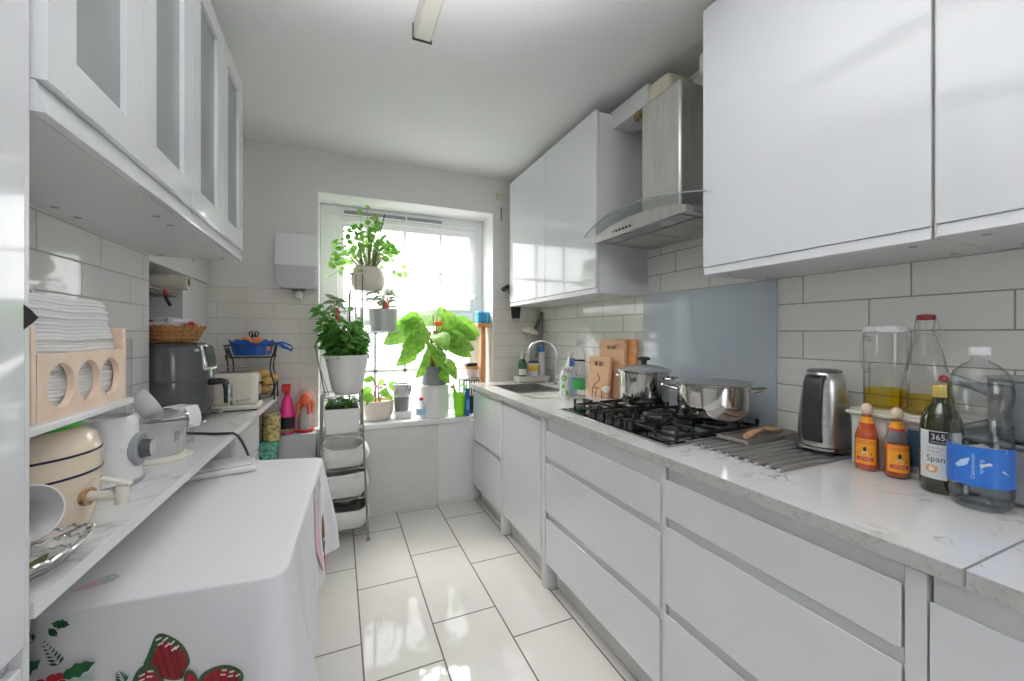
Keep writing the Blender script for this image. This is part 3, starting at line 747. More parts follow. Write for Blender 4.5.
q = B(); q.bm.free(); q.bm = bm; q.obj('cloth', 'cloth', t, smooth=80)
def prnt(name, m, pts, sub=1):
    P3 = [cloth_pt(s_, d, .0018) for s_, d in pts]
    q = B(); c0 = (sum(p[0] for p in pts)/len(pts), sum(p[1] for p in pts)/len(pts)); cc = cloth_pt(*c0, .0018)
    v0 = q.bm.verts.new(cc); vs = [q.bm.verts.new(p) for p in P3]
    for i in range(len(vs)): q.bm.faces.new((v0, vs[i], vs[(i+1) % len(vs)]))
    return q
def printed(name, polys, off0=.0018):
    """polys: list of (material, [(s, d)...]); one child mesh with several materials"""
    bm = bmesh.new(); mats = []
    for k, (m, pts) in enumerate(polys):
        if m not in mats: mats.append(m)
        mi = mats.index(m); off = off0+.0004*k
        c0 = (sum(p[0] for p in pts)/len(pts), sum(p[1] for p in pts)/len(pts))
        v0 = bm.verts.new(cloth_pt(*c0, off)); vs = [bm.verts.new(cloth_pt(s_, d, off)) for s_, d in pts]
        for i in range(len(vs)):
            f = bm.faces.new((v0, vs[i], vs[(i+1) % len(vs)])); f.material_index = mi
    bmesh.ops.recalc_face_normals(bm, faces=bm.faces[:])
    me = bpy.data.meshes.new(name); bm.to_mesh(me); bm.free()
    for m in mats: me.materials.append(M[m])
    o = bpy.data.objects.new(name, me); C.objects.link(o); o.parent = t; return o
def quad(cx, cy, w, h, a=0):
    ca, sa = math.cos(a), math.sin(a)
    return [(cx+x*ca-y*sa, cy+x*sa+y*ca) for x, y in ((-w, -h), (w, -h), (w, h), (-w, h))]
DD = .010
loopL = [(0.246, 0.066), (0.23, 0.069), (0.204, 0.091), (0.189, 0.117), (0.184, 0.141), (0.193, 0.151), (0.198, 0.174), (0.235, 0.161), (0.268, 0.128), (0.259, 0.107), (0.254, 0.092)]
gL = [(0.246, 0.066), (0.23, 0.069), (0.204, 0.091), (0.189, 0.117), (0.184, 0.141), (0.193, 0.148), (0.2, 0.126), (0.22, 0.101), (0.24, 0.087), (0.251, 0.088)]
tail = [(0.275, 0.13), (0.261, 0.121), (0.242, 0.129), (0.231, 0.15), (0.225, 0.19), (.25, .23), (.29, .20), (0.284, 0.155)]
loopR = [(0.167, 0.168), (0.145, 0.156), (0.116, 0.153), (0.09, 0.163), (0.079, 0.176), (0.086, 0.193), (0.099, 0.21), (.13, .222), (0.173, 0.19)]
gR = [(0.167, 0.168), (0.145, 0.156), (0.116, 0.153), (0.09, 0.163), (0.079, 0.176), (0.09, 0.179), (0.116, 0.171), (0.145, 0.172)]
knot = [(0.194, 0.152), (0.181, 0.149), (0.167, 0.169), (0.167, 0.19), (0.194, 0.185)]
dash = [('whiteprint', quad(x, y, .0055, .0022, a)) for x, y, a in ((.236, .081, .5), (.221, .09, .5), (.236, .093, .5), (.223, .103, .5), (.115, .162, -.1), (.101, .168, .3), (.12, .173, -.1), (.104, .180, .3), (.254, .127, .3), (.24, .135, .5), (.262, .142, .3))]
strip_ = [('tartang', quad(x, y, .0025, .018, a)) for x, y, a in ((.232, .13, .3), (.215, .135, .3), (.14, .19, .2), (.115, .195, .2))]
def sh(pts, ds=.008, dd=.010): return [(a_+ds, b_+dd) for a_, b_ in pts]
def chaik(pts, it=2):
    for _ in range(it):
        out = []
        for k in range(len(pts)):
            p, q_ = pts[k], pts[(k+1) % len(pts)]
            out += [(p[0]*.75+q_[0]*.25, p[1]*.75+q_[1]*.25), (p[0]*.25+q_[0]*.75, p[1]*.25+q_[1]*.75)]
        pts = out
    return pts
def inner(pts, f, cx, cy): return [(cx+(x-cx)*f, cy+(y-cy)*f) for x, y in pts]
loopL, loopR, tail, knot = [chaik(sh(p)) for p in (loopL, loopR, tail, knot)]
inL = inner(loopL, .80, .218, .160); inR = inner(loopR, .80, .135, .200); inT = inner(tail, .72, .26, .185)
def rib(x0, y0, x1, y1, w=.0022):
    dx, dy = x1-x0, y1-y0; L = math.hypot(dx, dy); return quad((x0+x1)/2, (y0+y1)/2, w, L/2, math.atan2(dy, dx)-PI/2)
ribs = [('darkrib', rib(*r)) for r in ((.246, .098, .228, .168), (.232, .100, .214, .172), (.218, .112, .206, .176), (.255, .112, .240, .165), (.150, .182, .152, .210), (.132, .180, .138, .216), (.115, .180, .124, .214), (.100, .184, .112, .214))]
def dsh(L): return [('whiteprint', quad(x+.008, y+.010, .0050, .0017, a)) for x, y, a in L]
dl = dsh(((.238, .0745, .35), (.226, .0775, .55), (.214, .0875, .75), (.206, .0985, .9), (.234, .084, .35), (.222, .089, .6), (.211, .099, .8), (.118, .1585, -.05), (.103, .1620, .2), (.120, .1665, -.05), (.105, .170, .25), (.090, .168, .5), (.262, .136, .3), (.248, .132, -.2), (.262, .145, .3), (.249, .1415, -.2)))
printed('bow_print', [('tartang', loopL), ('tartang', loopR), ('tartan', inL), ('tartan', inR), ('tartang', tail), ('tartan', inT)]+ribs+[('tartang', knot), ('tartan', inner(knot, .6, .188, .178))]+dl)
def sprig(s0, d0, L, a, n=7):
    out = []
    for k in range(n):
        u = k/(n-1); x = s0+math.cos(a)*L*u; y = d0+math.sin(a)*L*u
        for sg in (-1, 1):
            l = .016*(1-.65*u); b_ = a+sg*.8
            out.append(('holly', [(x, y), (x+math.cos(b_-.3)*l*.6, y+math.sin(b_-.3)*l*.6), (x+math.cos(b_)*l, y+math.sin(b_)*l), (x+math.cos(b_+.3)*l*.6, y+math.sin(b_+.3)*l*.6)]))
    return out
def hleaf(s0, d0, L, w, a, m='holly'):
    pts = []
    for k in range(9):
        u = k/8; pts.append((u, w*math.sin(PI*u)*(1.15 if k % 2 == 0 else .8)))
    for k in range(7, 0, -1):
        u = k/8; pts.append((u, -w*math.sin(PI*u)*(1.15 if k % 2 == 0 else .8)))
    ca, sa = math.cos(a), math.sin(a)
    return (m, [(s0+x*L*ca-y*sa, d0+x*L*sa+y*ca) for x, y in pts])
hol = sprig(.398, .085, .052, -1.15)+sprig(.296, .145, .026, -1.3, 5)+sprig(.43, .03, .04, -.6)
hol += [hleaf(.393, .098, .060, .012, 2.95+PI*0+0, 'holly')] if False else []
hol += [hleaf(.390, .102, .056, .013, PI+.28, 'holly'), hleaf(.385, .112, .05, .007, PI-.15, 'hollylt'), hleaf(.365, .13, .045, .012, PI-.5, 'holly'), hleaf(.415, .06, .045, .012, .6, 'holly'), hleaf(.405, -.002, .030, .008, PI-.3), hleaf(.408, .006, .022, .006, PI-.9)]
for x, y, r in ((.398, .097, .008), (.388, .096, .007), (.405, .107, .008), (.393, .109, .008), (.413, .099, .007), (.383, .108, .007)):
    hol.append(('tartan', [(x+r*math.cos(a*PI/5), y+r*math.sin(a*PI/5)) for a in range(10)]))
printed('holly_print', [(m, sh(p, .006, .012)) for m, p in hol])
# print on the far right-hand skirt, seen almost edge on
RS = cs[3]
def rs(y): return RS+(1.967-y)*1.0
fad = [('faded', [(rs(1.60), .01), (rs(1.70), .02), (rs(1.75), .2), (rs(1.66), .34), (rs(1.56), .2)])]
for k in range(6): fad.append(('fadedg', [(rs(1.62+.03*k), .0), (rs(1.60+.035*k), .05), (rs(1.615+.03*k), .16), (rs(1.64+.03*k), .05)]))
printed('bow_print', fad)
SK = .05
printed('bow_print', [('tartang', chaik([(rs(1.91-SK), .20), (rs(1.85-SK), .19), (rs(1.83-SK), .33), (rs(1.91-SK), .36)])), ('tartan', [(rs(1.90-SK), .225), (rs(1.87-SK), .22), (rs(1.86-SK), .27), (rs(1.90-SK), .28)]), ('tartan', chaik([(rs(1.90-SK), .35), (rs(1.85-SK), .34), (rs(1.84-SK), .435), (rs(1.89-SK), .44)])), ('whiteprint', [(rs(1.89-SK), .29), (rs(1.86-SK), .285), (rs(1.86-SK), .30), (rs(1.89-SK), .305)])])
# bow tip on the table top, next to the worktop edge
q = B(); zt = ZT+.0042
q.bm.faces.new([q.bm.verts.new((x, y, zt)) for x, y in ((-.520, 1.150), (-.490, 1.186), (-.466, 1.196), (-.449, 1.178), (-.458, 1.163), (-.492, 1.147))])
o = q.obj('bow_tip_print', 'faded', t)
q = B()
for pts in (((-.488, 1.187), (-.466, 1.1965), (-.449, 1.179), (-.458, 1.163), (-.474, 1.166)),): q.bm.faces.new([q.bm.verts.new((x, y, zt+.0006)) for x, y in pts])
q.obj('bow_tip_print', 'fadedg', t)
q = B()
for x, y in ((-.478, 1.180), (-.463, 1.180)): q.bm.faces.new([q.bm.verts.new((x+a, y+b_, zt+.0012)) for a, b_ in ((-.004, -.003), (.004, -.003), (.004, .003), (-.004, .003))])
q.obj('bow_tip_print', 'whiteprint', t)
# plastic lid pushed to the back of the table
t = thing('tub_lid', 'white plastic tub lid on the far left corner of the tablecloth', 'lid', (-.43, 1.93, ZT+.0035), .2)
B().box((-.12, -.085, 0), (.12, .085, .022)).obj('lid', 'white', t, bevel=.008, seg=3)
B().box((-.10, -.065, .022), (.10, .065, .03)).obj('raised_panel', 'white', t, bevel=.004)

# ------------------------------------------------------------------ wall shelf with napkins
t = thing('wall_shelf', 'small white shelf on the tiles above the cream crock', 'shelf')
B().box((-.7195, .84, 1.124), (-.470, 1.305, 1.139)).obj('board', 'white', t, bevel=.003)
for y in (.9, 1.24): B().prism([(-.7195, y, 1.06), (-.7195, y, 1.124), (-.60, y, 1.124), (-.70, y, 1.105)], (0, .012, 0)).obj('bracket', 'white', t)
B().box((-.70, 1.307, 1.09), (-.49, 1.312, 1.285)).box((-.70, 1.345, 1.09), (-.49, 1.35, 1.285)).box((-.70, 1.312, 1.09), (-.49, 1.345, 1.095)).obj('clear_pocket', 'plastic', t)
t = thing('napkin_holder', 'pale wooden napkin holder with three round holes on the white shelf', 'napkin holder', (0, 0, 1.139))
# front board with holes: lower and upper arcs bridged as strips
hx0, hx1, hz1 = .985, 1.30, .122; cz, hr = .060, .043
q = B(); cents = [1.055, 1.148, 1.236]
def fboard(q, x, dx):
    ys = sorted(set([hx0, hx1]+[c+hr*math.cos(a*PI/16) for c in cents for a in range(17)]))
    for y0, y1 in zip(ys, ys[1:]):
        ym = (y0+y1)/2; c = [k for k in cents if abs(k-ym) < hr]
        if not c: q.prism([(x, y0, 0), (x, y1, 0), (x, y1, hz1), (x, y0, hz1)], (dx, 0, 0)); continue
        c = c[0]; h = lambda y: math.sqrt(max(0, hr*hr-(y-c)**2))
        q.prism([(x, y0, 0), (x, y1, 0), (x, y1, cz-h(y1)), (x, y0, cz-h(y0))], (dx, 0, 0))
        q.prism([(x, y0, cz+h(y0)), (x, y1, cz+h(y1)), (x, y1, hz1), (x, y0, hz1)], (dx, 0, 0))
fboard(q, -.500, .012); q.obj('front_board', 'pine', t)
q = B(); fboard(q, -.68, .012); q.obj('back_board', 'pinein', t)
for y in (.972, 1.301): B().box((-.68, y, 0), (-.488, y+.012, .172)).obj('side_board', 'pine', t, bevel=.002)
B().box((-.667, .985, 0), (-.5005, 1.30, .004)).obj('base_board', 'pinein', t)
# napkins: copies of one folded napkin
q = B()
q.grid(lambda u, v: Vector((-.078+.156*u, -.148+.296*v, .0016*math.sin(v*PI*3)+.001*math.sin(u*5))), 6, 16)
nap = q.obj('paper_napkin', 'paper', solid=.0072, bevel=.001)
NL = 'white folded paper napkin stacked in the pale wooden holder'
solo(nap, NL, 'napkin', (-.583, 1.143, 1.1475), 0, 'paper napkins in the wooden holder')
for k in range(1, 31):
    z = 1.1475+k*.0074
    top = max(0, k-18)
    dup(nap, (-.583-.0006*top+random.uniform(-.002, .002), 1.143-(0.002*top if k > 17 else 0)+random.uniform(-.003, .003)*(1 if k > 17 else .2), z), random.uniform(-.012, .012) if k > 17 else 0)
# lid leaning on the tiles
t = thing('round_lid', 'grey round lid with a white rim leaning on the tiles behind the napkins', 'lid', (-.703, 1.305, 1.290))
rt = Matrix.Rotation(R(90), 4, 'Y')
B().lathe([(0, .004), (.138, .004), (.138, 0), (0, 0)], 48, rot=rt).obj('disc', 'greyp', t)
B().lathe([(.138, -.002), (.147, -.002), (.147, .008), (.138, .008), (.138, -.002)], 48, rot=rt).obj('rim', 'white', t)

# ------------------------------------------------------------------ things on the left worktop
t = thing('drinks_crock', 'cream stoneware crock with dark blue bands, green lid and tap', 'crock', (-.590, 1.13, ZW))
B().lathe([(0, 0), (.100, 0), (.108, .006), (.119, .06), (.123, .10), (.121, .16), (.112, .190), (.096, .203), (.09, .206), (.084, .206), (0, .20)], 56).obj('crock_body', 'crock', t)
for z, r in ((.114, .1231), (.155, .1217)): B().lathe([(r-.002, z-.003), (r+.0006, z-.002), (r+.0006, z+.002), (r-.002, z+.003)], 56).obj('glaze_band', 'navy', t)
B().lathe([(0, .224), (.06, .223), (.088, .218), (.094, .210), (.094, .2055), (.084, .205)], 48).obj('lid', 'green', t)
a = R(-14); dx, dy = math.cos(a), math.sin(a)
B().cyl((dx*.119, dy*.119, .066), (dx*.128, dy*.128, .066), .018, 20).obj('washer', 'bark', t)
q = B().cyl((dx*.125, dy*.125, .066), (dx*.185, dy*.185, .066), .010, 14).cyl((dx*.185, dy*.185, .085), (dx*.185, dy*.185, .048), .012, 14)
tp = q.obj('tap', 'cream', t)
B().obox((dx*.175, dy*.175, .094), (.055, .014, .007), a, 0, R(14)).obj('tap_lever', 'cream', tp, bevel=.002)
t = thing('food_mixer_base', 'white rounded juicer base with a grey speed dial', 'juicer', (-.585, 1.395, ZW), R(2))
B().lathe([(0, 0), (.098, 0), (.101, .012), (.096, .03), (.092, .10), (.0925, .102), (.0925, .106), (.091, .108), (.088, .168), (.080, .180), (0, .181)], 48, sx=.98, sy=1.02).obj('body', 'white', t)
B().lathe([(.1, .004), (.1025, .008), (.1025, .012), (.1, .016)], 48, sx=.98, sy=1.02).obj('base_ring', 'greyp', t)
q = B().cyl((.080, 0, .088), (.098, 0, .088), .044, 32); q.obj('dial_plate', 'greyp', t, bevel=.003)
q = B().cyl((.098, 0, .088), (.120, 0, .088), .026, 28, .024); d = q.obj('dial', 'airfry', t, bevel=.002)
B().cyl((.120, 0, .088), (.123, 0, .088), .021, 24).obj('dial_cap', 'litegrey', d)
t = thing('citrus_juicer', 'clear juicer jug with white cone bowl on a cream stand', 'juicer', (-.528, 1.63, ZW), R(-30))
B().lathe([(0, 0), (.085, 0), (.088, .006), (.07, .014), (0, .014)], 40).obj('stand', 'cream', t)
B().lathe([(0, .016), (.064, .016), (.068, .022), (.076, .125), (.078, .127)], 40).obj('jug', 'milky', t)
B().tube([(.074, .02, .105), (.10, .02, .10), (.10, .02, .055), (.07, .02, .045)], .006, 8).obj('jug_handle', 'plastic', t)
B().box((.070, -.012, .06), (.076, .006, .09)).obj('spout_tab', 'greyp', t, bevel=.002)
rot = Matrix.Rotation(R(-58), 4, 'X') @ Matrix.Rotation(R(25), 4, 'Y')
B().lathe([(0, 0), (.03, .006), (.05, .03), (.054, .05), (.050, .05), (.046, .032), (.026, .012), (0, .008)], 36, (-.04, -.035, .155), rot).obj('cone_bowl', 'white', t)
B().lathe([(.058, 0), (.060, .006), (.045, .02), (.02, .028), (0, .03)], 32, (.015, .02, .128)).obj('strainer', 'chrome', t)
q = B().box((-.01, .02, .127), (.06, .085, .16)); q.obj('clip_on_head', 'white', t, bevel=.006)
B().grid(lambda u, v: Vector((.066+.014*math.sin(u*2.6), .03+.045*v, .16-.07*u)), 8, 4).obj('paper_slip', 'paper', t)
# cup and dish by the picture edge
t = thing('footed_cup', 'white footed cup tipped towards the camera at the near end of the worktop', 'cup', (-.488, .955, ZW))
ax = Vector((.80, -.55, .22)).normalized(); rot = ax.to_track_quat('Z', 'Y').to_matrix().to_4x4()
B().lathe([(0, -.075), (.02, -.072), (.036, -.05), (.044, -.01), (.047, .02), (.0445, .02), (.041, -.01), (.033, -.048), (0, -.068)], 36, (-.01, .012, .088), rot).obj('cup_bowl', 'creamgloss' if False else 'white', t)
B().lathe([(0, 0), (.026, 0), (.028, .004), (.012, .012), (.012, .05), (0, .05)], 24, (-.012, .012, 0)).obj('foot', 'white', t)
q = B()
for k in range(3):
    a = 2.2+k*.5; p = Vector((-.01, .012, .088))+rot.to_3x3() @ Vector((.033*math.cos(a), .033*math.sin(a), -.03)); q.leaf(p, rot.to_3x3() @ Vector((-math.cos(a)*.2, -math.sin(a)*.2, 1)), .035, .018, .0)
q.obj('holly_print', 'holly', t)
q = B()
for k in range(3):
    a = 3.3+k*.35; p = Vector((-.01, .012, .088))+rot.to_3x3() @ Vector((.036*math.cos(a), .036*math.sin(a), -.015)); q.ball(p, .006, n=8)
q.obj('berry_print', 'red', t)
t = thing('cut_glass_dish', 'clear cut-glass dish with scalloped rim beside the footed cup', 'dish', (-.463, .928, ZW), R(82))
def scal(a, k): return 1+k*abs(math.sin(a*8))
q = B(); nA = 64
def dishf(u, v):
    a = 2*PI*u; r = .030+.045*v; return Vector((r*1.25*math.cos(a)*scal(a, .08*v), r*.66*math.sin(a)*scal(a, .08*v), .003+.030*v**1.5+.006*v*abs(math.sin(a*8))))
q.grid(dishf, nA, 6); bmesh.ops.remove_doubles(q.bm, verts=q.bm.verts[:], dist=1e-5)
q.lathe([(0, .003), (.030, .003)], 64, sx=1.25, sy=.66); q.obj('dish_body', 'glass', t, solid=.003)
B().tube([dishf(k/64, 1) for k in range(64)], .0026, 6, True).obj('rim', 'chrome', t)
for kk in (.45, .72): B().tube([dishf(k/64, kk)+Vector((0, 0, .0015)) for k in range(64)], .0014, 5, True).obj('cut_line', 'chrome', t)
q = B()
for k in range(4): q.leaf((-.02+.012*k, 0, .008), (math.cos(k*1.6), math.sin(k*1.6)*.6, .25), .05, .024, .0)
q.obj('leaf_motif', 'olive', t)
# cable
tag(B().tube([(-.615, 2.02, ZW+.006), (-.584, 1.996, ZW+.0055), (-.504, 1.95, ZW+.0055), (-.45, 1.92, ZW+.0055), (-.41, 1.905, ZW+.006), (-.384, 1.91, ZW+.004), (-.372, 1.925, ZW-.01), (-.362, 1.95, ZW-.04), (-.357, 1.99, ZW-.08), (-.355, 2.05, ZW-.13), (-.355, 2.075, ZT-.08), (-.355, 2.08, ZT-.2)], .005, 8).obj('power_cable', 'black'), 'black power cable hanging over the edge of the left worktop', 'cable')
# sliding rack + air fryer + basket
t = thing('appliance_slider', 'chrome sliding rack with ball feet under the air fryer', 'rack', (-.69, 2.295, ZW))
B().tube([(-.14, -.14, .016), (.15, -.14, .016), (.15, .14, .016), (-.14, .14, .016)], .006, 8, True).obj('frame', 'chrome', t)
for x in (-.14, .15):
    for y in (-.14, .14): B().ball((x, y, .010), .010, n=12).obj('foot', 'chrome', t)
B().box((-.12, -.11, .018), (.13, .11, .0235)).obj('tray_plate', 'darksteel', t)
t = thing('air_fryer', 'charcoal air fryer with basket drawer and handle in the alcove corner', 'air fryer', (-.69, 2.295, ZW+.0240), R(-14))
B().lathe([(0, 0), (.120, 0), (.136, .012), (.148, .06), (.152, .16), (.151, .165), (.1535, .17), (.1535, .175), (.152, .18), (.148, .27), (.140, .315), (.118, .333), (0, .336)], 64).obj('body', 'airfry', t)
q = B().prism([(.115, -.045, .328), (.142, -.045, .322), (.163, -.045, .225), (.158, -.045, .205), (.140, -.045, .21)], (0, .09, 0)); q.obj('control_panel', 'chrome', t, bevel=.006)
B().prism([(.141, -.028, .318), (.1445, -.028, .319), (.1655, -.028, .224), (.162, -.028, .222)], (0, .056, 0)).obj('screen', 'black', t)
for y in (-.07, -.062): B().ball((.132, y, .30), .008, n=10).obj('button', 'steel', t)
q = B().tube([(.14, 0, .150), (.195, 0, .156), (.215, 0, .152), (.224, 0, .12), (.226, 0, .055)], .015, 12); h = q.obj('drawer_handle', 'black', t)
B().obox((.237, 0, .09), (.008, .03, .10), 0).obj('handle_trim', 'chrome', h, bevel=.003)
t = thing('bread_basket', 'round wicker basket of wrapped sweets on top of the air fryer', 'basket', (-.69, 2.295, ZW+.3605))
q = B().lathe([(0, 0), (.085, 0), (.088, .004), (.100, .035), (.118, .070), (.113, .070), (.095, .037), (.082, .008), (0, .006)], 40)
o = q.obj('woven_bowl', 'wicker', t)
q = B()
for z, r in ((.018, .0945), (.036, .1015), (.054, .111), (.070, .1165)):
    q.tube([(r*math.cos(2*PI*k/48), r*math.sin(2*PI*k/48), z+.002*(-1)**k) for k in range(48)], .0042, 6, True)
q.obj('weave_band', 'wicker', t)
q = B()
for k in range(20):
    a = 2*PI*k/20; q.tube([(.089*math.cos(a), .089*math.sin(a), .002), (.103*math.cos(a), .103*math.sin(a), .036), (.121*math.cos(a), .121*math.sin(a), .071)], .0028, 5)
q.obj('stake', 'wicker', t)
GW = 'wrapped sweets in the wicker basket'
q = B(); q.obox((0, 0, 0), (.08, .05, .022)); pk = q.obj('sweet_packet', 'paper', bevel=.008, seg=3)
z0 = ZW+.3605
solo(pk, 'white paper sweet packet lying in the wicker basket', 'packet', (-.73, 2.275, z0+.078), .3, GW)
for x, y, z, a in ((-.675, 2.245, .076, 1.2), (-.655, 2.315, .074, -.5), (-.72, 2.345, .076, .8), (-.69, 2.285, .098, 2.1), (-.745, 2.315, .098, -.2), (-.655, 2.275, .094, .6)): dup(pk, (x, y, z0+z), a)
q = B(); q.ball((0, 0, 0), .014, (1, 1, .9), 12); q.obox((.018, 0, 0), (.014, .014, .004)); q.obox((-.018, 0, 0), (.014, .014, .004)); sw = q.obj('red_sweet', 'red')
solo(sw, 'round red wrapped sweet in the wicker basket', 'sweet', (-.615, 2.27, z0+.080), .4, GW)
for x, y, z in ((-.77, 2.30, .090),): dup(sw, (x, y, z0+z), 1.3)

# toaster
t = thing('toaster', 'cream two-slot toaster beside the air fryer', 'toaster', (-.488, 2.53, ZW), R(2))
q = B().box((-.105, -.078, .022), (.098, .078, .195)); q.obj('body', 'creamgloss', t, bevel=.028, seg=5)
B().box((-.112, -.082, .006), (.106, .082, .03)).obj('base', 'cream', t, bevel=.008, seg=3)
B().box((-.10, -.072, 0), (.095, .072, .008)).obj('foot_plate', 'black', t)
for y in (-.03, .03): B().box((-.08, y-.013, .1935), (.072, y+.013, .1965)).obj('slot', 'black', t, bevel=.003)
q = B().tube([(-.06, .05, .193), (-.06, .05, .215), (.05, .05, .215), (.05, .05, .193)], .0025, 6); q.obj('warming_rail', 'chrome', t)
l = B().box((.098, -.012, .13), (.118, .012, .142)).obj('lever', 'black', t, bevel=.003)
B().box((.0975, -.01, .04), (.104, .010, .075)).obj('browning_dial', 'black', t, bevel=.003)
lettering('BLAUPT', .017, 'ink', t, lambda x, y, d: Vector((.035+x, -.0785-d, .055+y)))
# fruit rack
t = thing('fruit_rack', 'black wire two-tier fruit rack with scroll top against the tiled wall', 'rack', (-.482, 2.875, ZW))
def basket(z, w, d, h, nz):
    q = B(); w2, d2 = w*.88, d*.85
    q.tube([(-w, -d, z+h), (w, -d, z+h), (w, d, z+h), (-w, d, z+h)], .0032, 6, True)
    q.tube([(-w2, -d2, z), (w2, -d2, z), (w2, d2, z), (-w2, d2, z)], .0026, 6, True)
    for k in range(9): x = -w2+2*w2*k/8; q.tube([(x, -d2, z), (x, d2, z)], .0015, 5)
    for sd in (-1, 1):
        pts = []
        for k in range(nz*2+1):
            x = -1+2*k/(nz*2); up = k % 2; pts.append((x*(w if up else w2), sd*(d if up else d2), z+(h if up else 0)))
        q.tube(pts, .0018, 5)
        pts = []
        for k in range(9):
            y = -1+2*k/8; up = k % 2; pts.append((sd*(w if up else w2), y*(d if up else d2), z+(h if up else 0)))
        q.tube(pts, .0018, 5)
    q.obj('wire_basket', 'blackmetal', t)
basket(.018, .125, .072, .075, 7); basket(.255, .130, .068, .075, 8)
for sx in (-1, 1):
    for sy in (-1, 1):
        q = B(); q.tube([(sx*.128, sy*.07, .004), (sx*.128, sy*.07, .09), (sx*.118, sy*.07, .13), (sx*.105, sy*.068, .18), (sx*.108, sy*.066, .23), (sx*.12, sy*.064, .27)], .0038, 7)
        q.ball((sx*.128, sy*.07, .006), .0065, n=8); q.obj('leg', 'blackmetal', t)
q = B()
for sx in (-1, 1):
    q.tube([(sx*(.012+.018*(1-math.exp(-.0*k))+0)+sx*.020*math.cos(PI+.55*k)*(1-k/16), .066, .40+.027*math.sin(PI+.55*k)*(1-k/16)) for k in range(13)], .0036, 6)
    q.tube([(sx*.012, .066, .40), (sx*.008, .066, .36), (sx*.004, .066, .325)], .0036, 6)
q.tube([(-.13, .068, .33), (0, .066, .328), (.13, .068, .33)], .003, 6); q.obj('scroll', 'blackmetal', t)
q = B()
for k in range(19): x = -.11+.22*k/18; q.tube([(x, .071, .09), (x, .066, .262)], .0012, 5)
q.obj('back_wire', 'litegrey', t)
GP = 'brown potatoes in the lower wire basket'
q = B(); q.ball((0, 0, 0), .036, (1.25, .9, .85), 20)
for v in q.bm.verts: v.co *= 1+.07*math.sin(v.co.x*90)*math.cos(v.co.y*70)
pt = q.obj('potato', 'potato'); first = True
for x, y, z, a in ((-.545, 2.87, .058, .2), (-.455, 2.86, .058, 1.2), (-.50, 2.90, .062, 2.2), (-.415, 2.89, .06, .6), (-.52, 2.86, .108, .9), (-.45, 2.88, .112, -.4), (-.40, 2.865, .105, 1.9), (-.488, 2.885, .152, .3), (-.425, 2.87, .15, 1.1), (-.385, 2.89, .125, 2.6)):
    if first: solo(pt, 'brown potato in the lower basket of the wire rack', 'potato', (x, y, ZW+z), a, GP); first = False
    else: dup(pt, (x, y, ZW+z), a)
GO = 'oranges in the blue bag'
q = B(); q.ball((0, 0, 0), .036, (1, 1, .95), 24); og = q.obj('orange', 'orangefruit'); first = True
for x, y, z in ((-.545, 2.87, .312), (-.475, 2.865, .312), (-.41, 2.88, .312), (-.51, 2.875, .345), (-.445, 2.87, .343)):
    if first: solo(og, 'orange in the open blue bag on the upper tier', 'orange', (x, y, ZW+z), 0, GO); first = False
    else: dup(og, (x, y, ZW+z), x*9)
q = B()
def bagf(u, v):
    a = 2*PI*u; k = .72+.18*v; w = .126*k*(1+.06*math.sin(a*7+3*v)); d = .068*k*(1+.09*math.sin(a*5+1))
    return Vector((w*math.cos(a), d*math.sin(a), .268+.085*v**1.3+.012*v*math.sin(a*6)))
q.grid(bagf, 56, 8); bmesh.ops.remove_doubles(q.bm, verts=q.bm.verts[:], dist=1e-5); q.lathe([(0, .268), (.078, .268)], 56, sx=1, sy=.54)
t = thing('carrier_bag', 'crumpled blue plastic bag of oranges on the upper tier of the rack', 'bag', (-.482, 2.875, ZW))
q.obj('bag_body', 'blueb', t)
B().grid(lambda u, v: Vector((.09+.125*u, -.03+.05*v+.012*math.sin(u*7), .345+.010*math.sin(u*9+v*4)-.055*u*u)), 16, 6).obj('bag_flap', 'blueb', t, solid=.002)
B().tube([(.12, -.03, .34), (.17, -.035, .345), (.215, -.04, .325), (.225, -.045, .305), (.205, -.04, .30), (.16, -.035, .318)], .006, 7).obj('bag_handle', 'blueb', t)
# bottles on the grey ledge
ZL = .6455
t = thing('spray_bottle', 'bright pink cleaning bottle with dark label on the grey ledge', 'bottle', (-.308, 3.02, ZL))
B().lathe([(0, 0), (.046, 0), (.049, .006), (.049, .12), (.040, .15), (.034, .19), (.026, .225), (.016, .24), (.016, .25), (0, .25)], 32, sx=1, sy=.8).obj('bottle_body', 'pink', t)
q = B(); arc(q, .0505, .03, .11, R(-150), R(-30), 20, .001); lb = q.obj('label', 'ink', t); lb.scale = (1, .82, 1)
q = B(); arc(q, .0510, .012, .035, R(-150), R(-30), 20, .001); lb = q.obj('label', 'bark', t); lb.scale = (1, .82, 1)
q = B().cyl((0, 0, .25), (0, 0, .275), .017, 16); q.obox((-.005, -.005, .298), (.05, .03, .05)); q.obj('spray_head', 'red', t, bevel=.005)
B().box((-.028, -.045, .285), (-.016, -.012, .305)).obj('trigger', 'red', t, bevel=.003)
t = thing('spray_bottle', 'orange-headed bottle wrapped in a clear bag beside the pink bottle', 'bottle', (-.203, 3.02, ZL))
B().lathe([(0, 0), (.034, 0), (.036, .006), (.036, .12), (.02, .16), (.014, .17), (0, .17)], 28).obj('bottle_body', 'litegrey', t)
q = B().lathe([(0, .17), (.018, .17), (.030, .19), (.034, .225), (.022, .255), (0, .26)], 24)
for a in (0, 1, 2, 3): q.tube([(.02*math.cos(a*1.6), .02*math.sin(a*1.6), .22), (.045*math.cos(a*1.6+.3), .03*math.sin(a*1.6+.3), .19), (.045*math.cos(a*1.6+.5), .03*math.sin(a*1.6+.5), .12)], .009, 8)
q.obj('spray_head', 'orange', t)
q = B().lathe([(.052, .004), (.060, .03), (.062, .16), (.056, .24), (.03, .285), (.012, .29)], 36)
